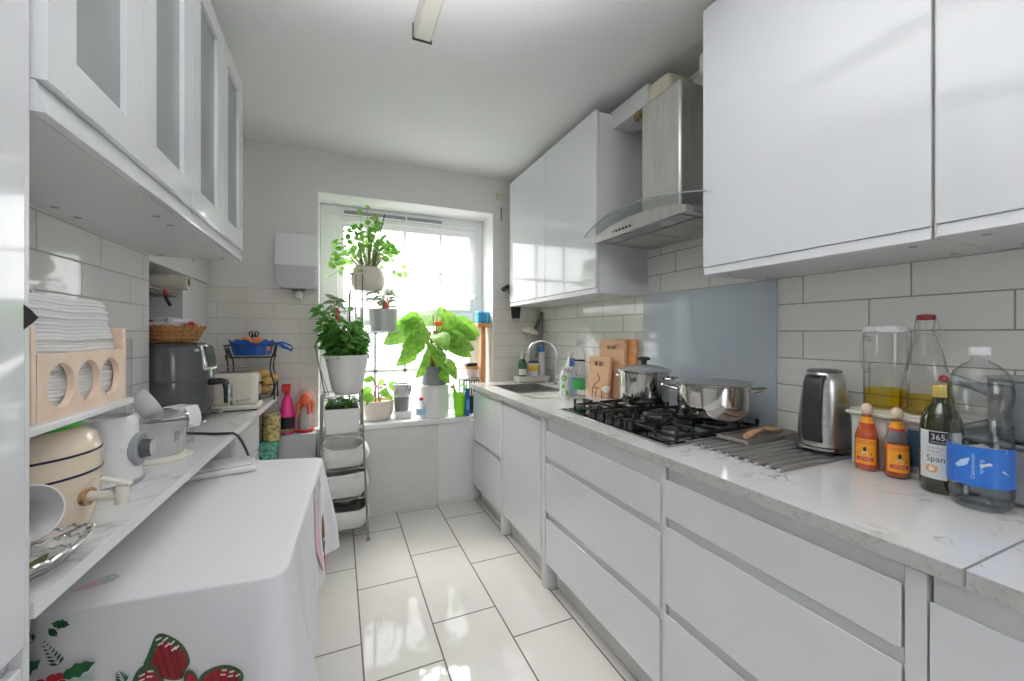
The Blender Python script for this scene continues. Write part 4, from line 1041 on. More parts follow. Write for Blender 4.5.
for v in q.bm.verts: v.co.x *= 1+.05*math.sin(v.co.z*60); v.co.y *= .8
q.obj('clear_bag', 'bag', t)
q = B().lathe([(0, .0), (.05, .0), (.056, .012), (.05, .02), (0, .016)], 30, sx=1, sy=.8); q.obj('bag_bottom', 'red', t)
t = thing('paper_bag', 'teal patterned bag standing on the floor below the pasta jar', 'bag', (-.392, 2.87, 0))
q = B().prism([(-.05, -.045, .001), (.05, -.045, .001), (.048, -.04, .64), (-.048, -.04, .64)], (0, .09, 0)); q.obj('bag_body', 'teal', t, bevel=.006)
t = thing('pasta_jar', 'clear jar of patterned pasta beyond the end of the left worktop', 'jar', (-.350, 2.875, .601))
B().lathe([(0, .002), (.048, .002), (.052, .01), (.052, .17), (.044, .20), (.036, .21), (.036, .235)], 32).obj('jar_glass', 'plastic', t)
q = B().lathe([(0, .004), (.049, .004), (.0495, .165), (0, .17)], 28); q.obj('pasta', 'pastel', t)['kind'] = 'stuff'
t.location = (-.378, 2.872, .6408)

# paper towel dispenser
t = thing('towel_dispenser', 'white paper towel dispenser with grey window on the wall left of the window', 'dispenser', (-.253, YF-.001, 1.595))
def disp(q, z0, z1, g=0.):
    n = 18; pts = []
    for k in range(n+1):
        a = PI*k/n; pts.append((-.122*math.copysign(abs(math.cos(a))**.45, math.cos(a))*(1+g), -.125*abs(math.sin(a))**.55*(1+g), z0))
    pts = [(-.122*(1+g), 0, z0)]+pts[1:-1]+[(.122*(1+g), 0, z0)]; return q.prism(pts, (0, 0, z1-z0))
def face(z0, z1, r0, r1, w, d, q):
    pts = []
    for cx, cz, a0, r in ((w-r1, z1-r1, 0, r1), (-w+r1, z1-r1, 90, r1), (-w+r0, z0+r0, 180, r0), (w-r0, z0+r0, 270, r0)):
        for k in range(9): a = R(a0+90*k/8); pts.append((cx+r*math.cos(a), 0, cz+r*math.sin(a)))
    return q.prism(pts, (0, -d, 0))
face(.148, .355, .001, .055, .120, .125, B()).obj('cover', 'white', t, bevel=.012, seg=4)
face(.0, .1475, .045, .001, .116, .121, B()).obj('grey_window', 'litegrey', t, bevel=.010, seg=4)
B().box((-.03, -.10, -.012), (.05, -.03, .0)).obj('cutter', 'darksteel', t, bevel=.003)
q = B().lathe([(0, -.06), (.018, -.055), (.022, -.03), (.012, -.005), (0, -.003)], 16, (.01, -.06, -.008), sx=1.1, sy=.5); q.obj('towel_tip', 'paper', t)
B().box((-.012, -.012, .372), (.022, -.0, .384)).obj('key_lock', 'greyp', t, bevel=.003)
# ------------------------------------------------------------------ tiered rack of tubs by the window
RX0, RX1, RYF, RYB = -.095, .135, 2.72, 2.985
t = thing('storage_rack', 'tall narrow grey metal rack of white tubs beside the window sill', 'rack')
for x, dx in ((RX0, -.012), (RX1, .038)):
    b = B().tube([(x+dx, RYF-.03, .012), (x+dx*.5, RYF-.015, .45), (x, RYF, .912)], .0065, 8).cyl((x+dx, RYF-.03, 0), (x+dx, RYF-.03, .012), .013, 10); b.obj('leg', 'rackmetal', t)
    b = B().tube([(x+dx, RYB+.015, .012), (x, RYB, .912)], .0065, 8).cyl((x+dx, RYB+.015, 0), (x+dx, RYB+.015, .012), .013, 10); b.obj('leg', 'rackmetal', t)
tiers = [.075, .27, .455, .668, .905]
for z in tiers:
    k = (1-z/.912); x0 = RX0-.012*k; x1 = RX1+.038*k; y0 = RYF-.03*k; y1 = RYB+.015*k
    q = B().tube([(x0, y0, z), (x1, y0, z), (x1, y1, z), (x0, y1, z)], .0055, 6, True)
    for j in range(1, 6): x = x0+(x1-x0)*j/6; q.tube([(x, y0, z), (x, y1, z)], .0022, 5)
    q.obj('shelf', 'rackmetal', t)
q = B().tube([(-.128, 2.70, 1.222), (-.075, 2.715, .93), (-.09, 2.72, .90)], .0045, 6); q.ball((-.129, 2.70, 1.225), .008, n=8); q.obj('arm', 'rackmetal', t)
q = B().tube([(-.112, 2.72, 1.12), (-.055, 2.72, .93), (-.09, 2.725, .905)], .003, 6); q.obj('arm', 'rackmetal', t)
B().cyl((-.09, 2.712, .915), (-.09, 2.73, .915), .012, 10).obj('hinge', 'rackmetal', t)
GB = 'white tubs on the tiers of the grey rack'
def tub(z, h, label, wob=.0, m='fabricbin', full=True, name='storage_tub', bulge=.02, fill=None):
    k = (1-z/.912); x0 = RX0-.012*k+.009; x1 = RX1+.038*k-.009; y0 = RYF-.03*k-.004; y1 = RYB-.012
    c = Vector(((x0+x1)/2, (y0+y1)/2)); w = (x1-x0)/2; d = (y1-y0)/2
    t = thing(name, label, 'tub', (c.x, c.y, z+.0065), 0, GB)
    def f(u, v):
        a = 2*PI*u; ca, sa = math.cos(a), math.sin(a); e = .35
        bx = math.copysign(abs(ca)**e, ca); by = math.copysign(abs(sa)**e, sa)
        s_ = .86+.14*min(1, v*2.2)+bulge*math.sin(PI*v)
        zz = h*v+(wob*math.sin(a*3+z*20)+wob*.6*math.sin(a*5))*v
        return Vector((w*s_*bx+ (bulge*1.3*math.sin(PI*v) if bx > .8 else 0), d*s_*by, zz))
    q = B().grid(f, 60, 10); bmesh.ops.remove_doubles(q.bm, verts=q.bm.verts[:], dist=1e-5)
    q.box((-w*.84, -d*.84, 0), (w*.84, d*.84, .004)); q.obj('tub_body', m, t, solid=.003)
    if fill: B().box((-w*.8, -d*.8, h*.3), (w*.8, d*.8, h*.6)).obj('contents', fill, t, bevel=.01)
    return t
tub(.075, .125, 'white fabric tub with metal things inside, on the lowest tier of the grey rack', .012, fill='steel')
tub(.27, .150, 'white tub on the second tier from the floor of the grey rack', .006)
tub(.455, .130, 'crumpled white tub bulging out of the middle tier of the grey rack', .008, bulge=.03)
t = thing('pan', 'dark handled pan sticking out of the lowest white tub', 'pan', (.045, 2.745, .21))
B().lathe([(0, 0), (.07, 0), (.078, .04), (.075, .04), (.067, .004), (0, .004)], 32, (0, .07, 0)).obj('pan_body', 'steel', t)
B().tube([(-.07, .04, .035), (-.095, -.005, .028), (-.112, -.022, .022)], .012, 8).obj('pan_handle', 'black', t)
# planter trough on the fourth tier
def planter_leaves(q, cx, cy, z, w, d, n, rnd, ln=(.04, .07), wd=.03, up=(.2, 1.), droop=.4):
    for k in range(n):
        a = rnd.uniform(0, 2*PI); q.leaf((cx+rnd.uniform(-w, w), cy+rnd.uniform(-d, d), z+rnd.uniform(-.005, .03)), (math.cos(a), math.sin(a), rnd.uniform(*up)), rnd.uniform(*ln), wd*rnd.uniform(.7, 1.2), droop, .2, roll=rnd.uniform(-.5, .5))
rnd = random.Random(11)
t = thing('planter_trough', 'white rectangular planter of low green leaves on the upper rack tier', 'planter', (.022, 2.845, .6745))
q = B(); q.prism([(-.095, -.125, 0), (.095, -.125, 0), (.108, -.13, .155), (-.108, -.13, .155)], (0, .25, 0)); q.obj('trough', 'pot', t, bevel=.008)
B().box((-.096, -.12, .150), (.096, .112, .158)).obj('soil', 'soil', t)
q = B(); planter_leaves(q, 0, -.02, .17, .085, .09, 110, rnd, (.035, .06), .026, (-.1, .7), .3); q.obj('foliage', 'basil', t)
# big white pot on top
t = thing('bushy_plant', 'large white pot of dense bushy green leaves on top of the grey rack', 'plant', (.052, 2.80, .930))
B().lathe([(0, -.0175), (.07, -.0175), (.082, 0), (.090, .008), (.128, .21), (.138, .225), (.140, .232), (.134, .234), (.128, .22), (.120, .20)], 56).obj('plant_pot', 'pot', t)
B().lathe([(0, .213), (.123, .213)], 40).obj('soil', 'soil', t)
q = B(); sq = B()
for k in range(42):
    a = rnd.uniform(0, 2*PI); r = .085*math.sqrt(rnd.random()); p = Vector((r*math.cos(a)-.01, r*math.sin(a), .213)); d = Vector((math.cos(a)*.26-.02, math.sin(a)*.30, 1)); h = rnd.uniform(.16, .37)*(1-.9*max(0, r*math.cos(a))/.16)
    tip = p+d*h; sq.tube([p, p+d*h*.5+Vector((0, 0, .01)), tip], .0022, 5)
    for j in range(17):
        u = rnd.uniform(.08, 1.0); b_ = rnd.uniform(0, 2*PI); q.leaf(p+d*h*u, (math.cos(b_), math.sin(b_), rnd.uniform(-.5, .45)), rnd.uniform(.05, .08), rnd.uniform(.026, .04), rnd.uniform(.1, .5), .2, roll=rnd.uniform(-.6, .6), n=(rnd.uniform(-.4, .4), -.6, 1))
q.obj('foliage', 'basil', t); sq.obj('stems', 'stem', t)
q = B(); sq = B()
sq.tube([(-.055, -.02, .21), (-.065, -.04, .42), (-.075, -.045, .575)], .004, 6)
for a, l, w_, dr, z in ((2.9, .11, .035, .8, .45), (.2, .09, .035, .6, .46), (1.6, .09, .03, .2, .47), (3.9, .10, .034, 1.0, .42), (5.6, .10, .04, 1.0, .44), (2.4, .08, .03, .1, .475)):
    q.leaf((-.072, -.045, z+.105), (math.cos(a), math.sin(a), .6), l*1.15, w_*1.2, dr, .2, n=(0, -.8, .6))
q.obj('tall_leaves', 'dusty', t); sq.obj('tall_stem', 'brownstem', t)
B().box((-.068, -.058, .43), (-.048, -.053, .52)).obj('red_tag', 'red', t, bevel=.002)

# ------------------------------------------------------------------ black wire plant stand with pilea
SZ = .656; PYc = 3.19
t = thing('plant_stand', 'thin black wire plant stand rising from the sill behind the rack', 'stand')
corn = [(.075, 3.10), (.160, 3.10), (.075, 3.30), (.160, 3.30)]
for x, y in corn: B().tube([(x, y, SZ+.001), (x, y, 1.60)], .004, 6).obj('leg', 'blackmetal', t)
for z in (1.615, 1.545, 1.30):
    q = B().tube([(.08, 3.10, z), (.31, 3.10, z), (.31, 3.27, z), (.08, 3.27, z)], .0035, 6, True)
    for k in range(1, 8): q.tube([(.08+.23*k/8, 3.10, z), (.08+.23*k/8, 3.27, z)], .0018, 5)
    q.obj('ring_shelf', 'litegrey' if z > 1.4 else 'blackmetal', t)
for x, y in ((.08, 3.10), (.31, 3.10), (.08, 3.27), (.31, 3.27)): B().tube([(x, y, 1.545), (x, y, 1.615)], .003, 6).obj('strut', 'litegrey', t)
B().box((.06, 3.09, 1.304), (.425, 3.28, 1.314)).obj('glass_shelf', 'plastic', t, bevel=.003)
B().tube([(.05, 3.085, 1.309), (.43, 3.085, 1.309), (.43, 3.285, 1.309), (.05, 3.285, 1.309)], .004, 6, True).obj('shelf_rail', 'litegrey', t)
for x in (.105, .150): B().tube([(x, 3.07, .66), (x+.01, 3.07, 1.72)], .003, 6).obj('cane', 'blackmetal', t)
t = thing('pilea_plant', 'round-leaved plant in a cream pot on the top of the black wire stand', 'plant', (.205, 3.185, 1.6185))
B().lathe([(0, 0), (.085, 0), (.098, .006), (.118, .045), (.120, .09), (.105, .145), (.094, .168), (.088, .168), (.097, .145), (.108, .09)], 48).obj('plant_pot', 'beigepot', t)
B().lathe([(0, .15), (.096, .15)], 40).obj('soil', 'soil', t)
rnd = random.Random(5); q = B(); sq = B()
for k in range(170):
    a = rnd.uniform(0, 2*PI); e = rnd.random(); reach = .05+.21*e; hh = .03+.44*(1-e)**.8*rnd.uniform(.3, 1.0)
    if k < 40: reach = .15+.13*rnd.random(); hh = rnd.uniform(-.08, .2)
    dy = .55; p0 = Vector((.04*math.cos(a), .04*math.sin(a), .15)); p1 = Vector((reach*math.cos(a), reach*dy*math.sin(a), .16+hh))
    if k % 7 == 0: p1 += Vector((-.03, 0, .04))
    mid = (p0+p1)/2+Vector((0, 0, .05)); sq.tube([p0, mid, p1], .0016, 5)
    r = rnd.uniform(.026, .052); n_ = Vector((rnd.uniform(-.6, .6), -1*rnd.uniform(.2, 1), rnd.uniform(-.1, .8))).normalized()
    dd = n_.cross(Vector((rnd.uniform(-1, 1), .1, rnd.uniform(-.5, 1)))).normalized()
    side = n_.cross(dd).normalized(); c = q.bm.verts.new(p1-n_*.003)
    vs = [q.bm.verts.new(p1+(dd*math.cos(2*PI*j/12)+side*math.sin(2*PI*j/12))*r*.5) for j in range(12)]
    for j in range(12): q.bm.faces.new((c, vs[j], vs[(j+1) % 12]))
q.obj('foliage', 'pilea', t); sq.obj('stems', 'stem', t)
q = B().tube([(.03, -.02, .15), (.075, -.03, .40), (.115, -.03, .575)], .004, 6); q.obj('support_stick', 'black', t)
B().box((.04, -.035, .49), (.046, -.03, .57)).obj('red_tag', 'red', t, bevel=.001)
t = thing('small_potted_plant', 'small plant in a silver-grey pot on the clear shelf of the black stand', 'plant', (.312, 3.185, 1.3145))
B().lathe([(0, 0), (.085, 0), (.092, .006), (.105, .165), (.100, .165), (.09, .03)], 44).obj('plant_pot', 'silverpot', t)
B().lathe([(0, .152), (.099, .152)], 36).obj('soil', 'soil', t)
q = B(); sq = B()
for k in range(34):
    a = rnd.uniform(0, 2*PI); r = rnd.uniform(0, .05); h = rnd.uniform(.02, .15)
    q.leaf((r*math.cos(a), r*math.sin(a), .155+h), (math.cos(a), .6*math.sin(a), rnd.uniform(-.1, 1.0)), rnd.uniform(.07, .11), rnd.uniform(.02, .032), .45, .2, n=(0, -.7, .7))
    sq.tube([(r*.5*math.cos(a), r*.5*math.sin(a), .15), (r*math.cos(a), r*math.sin(a), .155+h)], .0018, 5)
q.obj('foliage', 'dusty', t); sq.obj('stems', 'brownstem', t)
B().tube([(.02, 0, .15), (.03, 0, .28), (.06, 0, .40), (.10, 0, .53)], .0035, 6).obj('support_stick', 'black', t)
B().box((.0, -.03, .17), (.04, -.022, .235)).obj('red_tag', 'orange', t, bevel=.003)

# ------------------------------------------------------------------ sill
def heart_plant(t, q, sq, base, stems, rnd):
    for (a, reach, h, L, W, dr) in stems:
        p1 = Vector((reach*math.cos(a), reach*math.sin(a)*.7, base+h)); sq.tube([(0.02*math.cos(a), .02*math.sin(a), base), p1*.5+Vector((0, 0, base*.5+h*.25)), p1], .004, 6)
        q.leaf(p1, (math.cos(a), math.sin(a)*.6-.15, rnd.uniform(-.35, .25)), L, W, dr, .18, 2, 9, roll=rnd.uniform(-.35, .35), n=(rnd.uniform(-.3, .3), -1, .45))
t = thing('potted_seedling', 'beige bowl pot with a small green plant at the left of the sill', 'plant', (.272, 3.20, SZ+.0005))
B().lathe([(0, 0), (.088, 0), (.095, .006), (.112, .06), (.116, .12), (.113, .142), (.106, .142), (.108, .12)], 48).obj('plant_pot', 'beigepot', t)
B().lathe([(0, .128), (.106, .128)], 36).obj('bark_mulch', 'bark', t)
q = B(); sq = B(); rnd = random.Random(3)
heart_plant(t, q, sq, .13, [(2.6, .05, .09, .09, .07, .3), (.4, .09, .11, .10, .08, .5), (3.4, .06, .04, .085, .07, .5), (1.2, .04, .15, .07, .055, .1), (2.2, .05, .16, .08, .06, .2), (5.2, .05, .09, .08, .065, .4), (4.1, .05, .05, .09, .07, .6), (2.9, .03, .18, .07, .05, .1), (.0, .05, .05, .07, .06, .6)], rnd)
q.obj('foliage', 'philo', t); sq.obj('stems', 'brownstem', t)
q = B()
for p in ((.02, -.04, .24), (.05, -.03, .26), (-.01, -.04, .25)): q.ball(p, .014, (1, .6, .8), 8)
q.obj('blossom', 'faded', t)
t = thing('white_box', 'flat white box under the patterned tumbler on the sill', 'box', (.452, 3.185, SZ+.0005))
B().box((-.062, -.06, 0), (.062, .06, .052)).obj('box_body', 'white', t, bevel=.004); B().box((-.064, -.062, .04), (.064, .062, .056)).obj('box_lid', 'white', t, bevel=.004)
t = thing('patterned_tumbler', 'grey tumbler with white patterned upper half on a flat white box', 'tumbler', (.447, 3.185, SZ+.0570))
B().lathe([(0, 0), (.048, 0), (.052, .004), (.057, .105), (.055, .105)], 36).obj('lower_sleeve', 'greypot', t)
B().lathe([(.0572, .105), (.0575, .108), (.063, .19), (.060, .19), (.054, .10)], 36).obj('upper_sleeve', 'whiteprint', t)
q = B()
for k in range(9): a = -2.4+k*.3; q.leaf((.0645*math.cos(a), .0645*math.sin(a), .115+.018*(k % 3)), (.2*math.sin(a), -.2*math.cos(a), 1), .05, .018, 0)
q.obj('leaf_motif', 'greypot', t)
B().lathe([(.057, .186), (.066, .188), (.066, .200), (.057, .202)], 36).obj('rim', 'litegrey', t)
B().tube([(-.02, 0, .02), (-.055, -.005, .28), (-.075, -.005, .385)], .0025, 6).obj('straw', 'litegrey', t)
# upturned bucket with grey pot and big leaves
t = thing('white_bucket', 'round white bucket upturned on the sill under the grey plant pot', 'bucket', (.690, 3.165, SZ+.0005))
B().lathe([(.110, 0), (.117, 0), (.119, .01), (.115, .02), (.117, .235), (.113, .244), (0, .246)], 48).obj('bucket_body', 'pot', t)
B().lathe([(.115, .222), (.1185, .224), (.1185, .232), (.115, .234)], 48).obj('band', 'white', t)
t = thing('philodendron_plant', 'large heart-leaved plant in a grey pot on the upturned white bucket', 'plant', (.695, 3.165, SZ+.2475))
B().lathe([(0, 0), (.094, 0), (.098, .006), (.082, .14), (.074, .14), (.08, .02)], 44).obj('plant_pot', 'greypot', t)
B().lathe([(0, .125), (.078, .125)], 36).obj('soil', 'soil', t)
q = B(); sq = B(); rnd = random.Random(8)
st = [(3.05, .13, .33, .24, .135, .55), (2.8, .10, .36, .17, .11, .3), (.15, .16, .34, .20, .13, .6), (.6, .12, .38, .18, .12, .35), (3.5, .09, .22, .19, .125, .8), (5.7, .11, .22, .20, .13, .9), (4.6, .07, .17, .19, .14, 1.0), (4.2, .09, .09, .17, .12, 1.1), (5.2, .08, .06, .15, .11, 1.2), (1.6, .06, .42, .14, .10, .15), (3.9, .08, .30, .17, .12, .6), (.0, .10, .20, .18, .12, .9), (2.4, .07, .28, .16, .11, .4), (.9, .05, .43, .13, .10, .2), (3.3, .14, .12, .15, .10, .9), (4.9, .05, .27, .16, .12, .7), (6.0, .16, .30, .16, .11, .6), (5.0, .10, .0, .12, .085, 1.1), (4.0, .12, .01, .12, .08, 1.2), (1.2, .09, .37, .15, .11, .3), (5.5, .06, .36, .16, .115, .4)]
st = [(a_, r_, h_, l_*1.12, w_*1.3, d_*.55) for a_, r_, h_, l_, w_, d_ in st]+[(rnd.uniform(0, 6.3), rnd.uniform(.04, .14), rnd.uniform(.14, .42), rnd.uniform(.13, .19), rnd.uniform(.11, .15), rnd.uniform(.1, .5)) for k in range(9)]
heart_plant(t, q, sq, .125, st, rnd)
q.obj('foliage', 'philo', t)
for k in range(9): a = rnd.uniform(0, 6.3); sq.tube([(.03*math.cos(a), .03*math.sin(a), .12), (.045*math.cos(a+.6), .045*math.sin(a+.6), .28), (.03*math.cos(a), .03*math.sin(a), .42)], .004, 6)
sq.obj('stems', 'brownstem', t)
B().tube([(.055, 0, .12), (.075, 0, .40), (.085, 0, .63)], .0035, 6).obj('support_stick', 'black', t)
q = B().lathe([(0, -.02), (.022, -.016), (.036, .008), (.03, .02), (0, .022)], 12, (.01, -.10, .47)); q.obj('red_flower', 'orange', t)
t = thing('clear_bottle', 'small clear bottle with a red cap in front of the white bucket', 'bottle', (.575, 3.075, SZ+.0005))
B().lathe([(0, .001), (.036, .001), (.038, .006), (.038, .085), (.03, .11), (.014, .125), (.013, .14)], 32).obj('bottle_body', 'plastic', t)
B().lathe([(0, .139), (.016, .139), (.016, .158), (0, .158)], 20).obj('bottle_cap', 'red', t)
q = B(); arc(q, .0385, .03, .08, R(-170), R(-10), 24, .0006); q.obj('label', 'bluelabel2', t)
t = thing('clear_bottle', 'taller clear bottle with a red cap between the bucket and the green jug', 'bottle', (.838, 3.14, SZ+.0005))
B().lathe([(0, .001), (.038, .001), (.040, .006), (.040, .13), (.03, .17), (.016, .195), (.015, .21)], 32).obj('bottle_body', 'plastic', t)
B().lathe([(0, .209), (.018, .209), (.018, .23), (0, .23)], 20).obj('bottle_cap', 'red', t)
t = thing('watering_jug', 'lime green plastic jug with pointed spout on the sill beside the sink unit', 'jug', (.868, 3.06, SZ+.0005))
def gj(u, v):
    a = 2*PI*u; r = .036+.016*v; top = .175+.10*max(0, math.cos(a-3.0))**2; return Vector((r*math.cos(a), r*math.sin(a)*.8, top*v))
q = B().grid(gj, 48, 10); bmesh.ops.remove_doubles(q.bm, verts=q.bm.verts[:], dist=1e-5); q.lathe([(0, 0.0005), (.036, .0005)], 48, sx=1, sy=.8); q.obj('jug_body', 'limeg', t, solid=.003)
B().tube([(.045, 0, .19), (.055, -.01, .235), (.03, -.005, .25), (.0, 0, .225)], .007, 8).obj('jug_handle', 'limeg', t)
t = thing('cleaner_pack', 'narrow dark blue cleaner pack standing at the right end of the sill', 'pack', (.925, 3.041, SZ+.0005))
B().box((-.018, -.018, 0), (.018, .03, .19)).obj('pack_body', 'blue', t, bevel=.004); B().box((-.012, -.0195, .05), (.012, -.018, .13)).obj('label', 'sky', t)
B().box((-.012, -.01, .19), (.012, .02, .215)).obj('pack_cap', 'blue', t, bevel=.004)
# wooden stool-like post with sponges
t = thing('wooden_stand', 'tall orange wooden stand beside the right window reveal', 'stand', (1.108, 3.20, SZ-.0395))
B().box((-.058, -.06, .735), (.050, .06, .768)).obj('top_board', 'orangewood', t, bevel=.005)
B().box((-.022, -.03, 0), (.018, .03, .735)).obj('post', 'orangewood', t, bevel=.004)
B().box((-.05, -.05, 0), (.045, .05, .02)).obj('foot', 'orangewood', t, bevel=.003)
GS = 'blue sponges on the wooden stand'
q = B(); q.box((-.016, -.035, 0), (.016, .035, .098)); sp = q.obj('sponge', 'sky', bevel=.012, seg=4)
zt = SZ-.0395+.7685
solo(sp, 'blue sponge standing on the orange wooden stand', 'sponge', (1.070, 3.19, zt), .1, GS)
dup(sp, (1.105, 3.195, zt), -.05); dup(sp, (1.139, 3.20, zt), .05)
t = thing('drying_caddy', 'black and steel cutlery drainer behind the sink in the window recess', 'drainer', (1.008, 3.22, SZ-.0395))
q = B()
for z in (.02, .30): q.tube([(-.075, -.06, z), (.055, -.06, z), (.055, .06, z), (-.075, .06, z)], .005, 6, True)
for k in range(7): x = -.075+.13*k/6; q.tube([(x, -.06, .02), (x, -.06, .30)], .003, 5); q.tube([(x, .06, .02), (x, .06, .30)], .003, 5)
for x in (-.075, .055):
    for y in (-.06, .06): q.tube([(x, y, 0), (x, y, .30)], .005, 6)
q.obj('wire_frame', 'blackmetal', t)
B().box((-.07, -.05, .025), (.05, .05, .17)).obj('cutlery_cup', 'black', t, bevel=.006)
B().box((-.08, -.065, .305), (.06, .065, .32)).obj('tray', 'litegrey', t, bevel=.004)
t = thing('terracotta_pot', 'small pale orange pot on the cutlery drainer', 'pot', (1.02, 3.22, SZ-.0395+.3205))
B().lathe([(0, 0), (.038, 0), (.055, .075), (.05, .075), (.036, .006), (0, .006)], 28).obj('pot_body', 'faded', t); B().lathe([(.054, .07), (.06, .07), (.06, .09), (.05, .09), (.05, .075)], 28).obj('rim', 'orangewood', t)
t = thing('tape_gadget', 'small black gadget with a grey screen above the terracotta pot', 'gadget', (1.012, 3.22, SZ-.0395+.411))
B().box((-.05, -.04, 0), (.045, .04, .028)).obj('gadget_body', 'black', t, bevel=.005); B().box((-.035, -.03, .028), (.0, .03, .032)).obj('screen', 'litegrey', t)

# ------------------------------------------------------------------ sink corner
ZC = .91
t = thing('tidy_tray', 'off-white plastic sink tidy tray in the corner behind the sink', 'tray', (1.445, 2.95, ZC+.0005))
q = B().prism([(-.135, -.055, 0), (.125, -.055, 0), (.140, -.065, .045), (-.150, -.065, .045)], (0, .115, 0)); q.obj('tray_body', 'cream', t, bevel=.008, seg=3)
B().box((-.13, -.0655, .0), (.12, -.055, .006)).obj('base_rim', 'greyp', t, bevel=.002)
zt = ZC+.046
t = thing('soap_bottle', 'green washing-up bottle with white pump on the sink tidy', 'bottle', (1.36, 2.955, zt))
B().lathe([(0, 0), (.030, 0), (.032, .005), (.034, .07), (.033, .10), (.024, .128), (.012, .14), (0, .14)], 30).obj('bottle_body', 'greenglass', t)
q = B(); arc(q, .0345, .012, .06, R(-170), R(-20), 20, .0006); q.obj('label', 'whiteprint', t)
q = B().cyl((0, 0, .138), (0, 0, .165), .014, 14).cyl((0, 0, .165), (0, 0, .20), .005, 8); q.obox((-.01, 0, .205), (.05, .014, .012)); q.obj('pump', 'white', t, bevel=.003)
t = thing('scrubber_pot', 'white pot with yellow print holding scrubbers on the sink tidy', 'pot', (1.455, 2.955, zt))
B().lathe([(0, 0), (.042, 0), (.045, .004), (.055, .105), (.052, .105), (.044, .006)], 30).obj('pot_body', 'white', t)
q = B().lathe([(.0497, .042), (.0545, .088)], 20, a0=R(-165), a1=R(-55)); q.obj('yellow_print', 'yellow', t, solid=.001)
q = B()
for x, y in ((-.02, 0), (.015, .01), (.02, -.02)): q.ball((x, y, .108), .024, (1, 1, .8), 10)
q.obj('scrubber', 'darksteel', t)
t = thing('cream_cleaner', 'white cleaner bottle with a dark blue cap on the sink tidy', 'bottle', (1.535, 2.955, zt))
B().lathe([(0, 0), (.030, 0), (.032, .005), (.030, .17), (.022, .20), (0, .20)], 28, sx=.85).obj('bottle_body', 'white', t)
q = B().lathe([(0, .195), (.027, .195), (.026, .235), (0, .237)], 20); q.obox((-.03, 0, .215), (.04, .018, .016)); q.obj('bottle_cap', 'blue', t)
t = thing('clip_lamp', 'white round-shaded lamp on a grey arm in the corner above the tap', 'lamp', (1.585, 3.085, 1.0))
B().lathe([(0, 0), (.035, 0), (.035, .01), (.012, .02), (.010, .02)], 20, (-.02, -.03, -.089)).obj('lamp_base', 'greyp', t)
B().tube([(-.02, -.03, -.07), (-.03, -.04, .20), (-.01, -.04, .42), (.0, -.04, .48)], .012, 8).obj('arm', 'greyp', t)
B().tube([(.0, -.04, .48), (-.05, -.06, .38), (-.09, -.08, .33)], .010, 8).obj('arm', 'dusty', t)
B().lathe([(0, .035), (.03, .032), (.062, .012), (.074, -.012), (.07, -.02), (0, -.028)], 32, (-.135, -.09, .32), Matrix.Rotation(R(18), 4, 'Y')).obj('shade', 'creamgloss', t)
q = B(); q.tube([(-.028, -.03, .10), (.0, -.02, .30), (.004, -.02, .46)], .02, 8, rads=[.03, .022, .012]); q.obj('cloth_bundle', 'tray', t)
t = thing('bleach_bottle', 'white bottle with red lettering behind the tap', 'bottle', (1.53, 2.50, ZC+.0005), 0)
B().lathe([(0, 0), (.046, 0), (.05, .006), (.05, .13), (.042, .17), (.020, .21), (.016, .215), (.016, .23), (0, .23)], 30, sx=.8).obj('bottle_body', 'white', t)
B().lathe([(0, .23), (.019, .23), (.017, .262), (0, .262)], 18).obj('bottle_cap', 'white', t)
a = toward(1.53, 2.50)-.12
lettering('Aj', .045, 'red', t, lambda x, y, d: wrap(.0512, a, .125)(x, y, d)*1)
q = B(); arc(q, .0504, .05, .075, a-.5, a+.5, 14, .0006); q.obj('label', 'ink', t)
# bottles by the sink
t = thing('juice_bottle', 'white bottle printed with green limes beside the drainer', 'bottle', (1.245, 2.10, ZC+.0005))
B().lathe([(0, 0), (.027, 0), (.029, .004), (.028, .13), (.022, .155), (.014, .165), (0, .165)], 28).obj('bottle_body', 'white', t)
B().lathe([(0, .165), (.016, .165), (.016, .185), (0, .185)], 18).obj('bottle_cap', 'labelwhite', t)
a = toward(1.245, 2.1)
for z, s_, o in ((.125, .018, 0), (.035, .020, .2), (.075, .012, -.2)):
    q = B(); vs = []
    for k in range(14): q_ = wrap(.0292, a+o, z)(s_*math.cos(k*PI/7), s_*math.sin(k*PI/7), .0006); vs.append(q_)
    q.poly(vs); q.obj('lime_print', 'lime', t)
t = thing('water_bottle', 'slim pale blue bottle with a blue cap behind the lime bottle', 'bottle', (1.335, 2.16, ZC+.0005))
B().lathe([(0, 0), (.029, 0), (.031, .005), (.031, .13), (.022, .17), (.014, .185), (0, .185)], 28).obj('bottle_body', 'plastic', t)
B().lathe([(0, .001), (.027, .001), (.028, .12), (0, .125)], 24).obj('liquid', 'bluelabel2', t)
B().lathe([(0, .185), (.017, .185), (.016, .235), (0, .235)], 18).obj('bottle_cap', 'blue', t)
t = thing('soda_bottle', 'clear plastic drinks bottle with a green label and grey cap', 'bottle', (1.30, 2.03, ZC+.0005))
B().lathe([(0, .004), (.02, .002), (.034, 0), (.038, .012), (.039, .07), (.037, .075), (.037, .125), (.039, .13), (.039, .17), (.033, .20), (.038, .23), (.036, .265), (.022, .305), (.012, .322), (.012, .335)], 36).obj('bottle_body', 'plastic', t)
B().lathe([(0, .333), (.0145, .333), (.0145, .353), (0, .353)], 20).obj('bottle_cap', 'litegrey', t)
B().lathe([(.0376, .062), (.0385, .063), (.0385, .122), (.0376, .123)], 36).obj('label', 'gsodalabel', t)
B().lathe([(.0375, .228), (.0388, .229), (.0388, .232), (.0375, .233)], 30).obj('blue_band', 'navy', t)
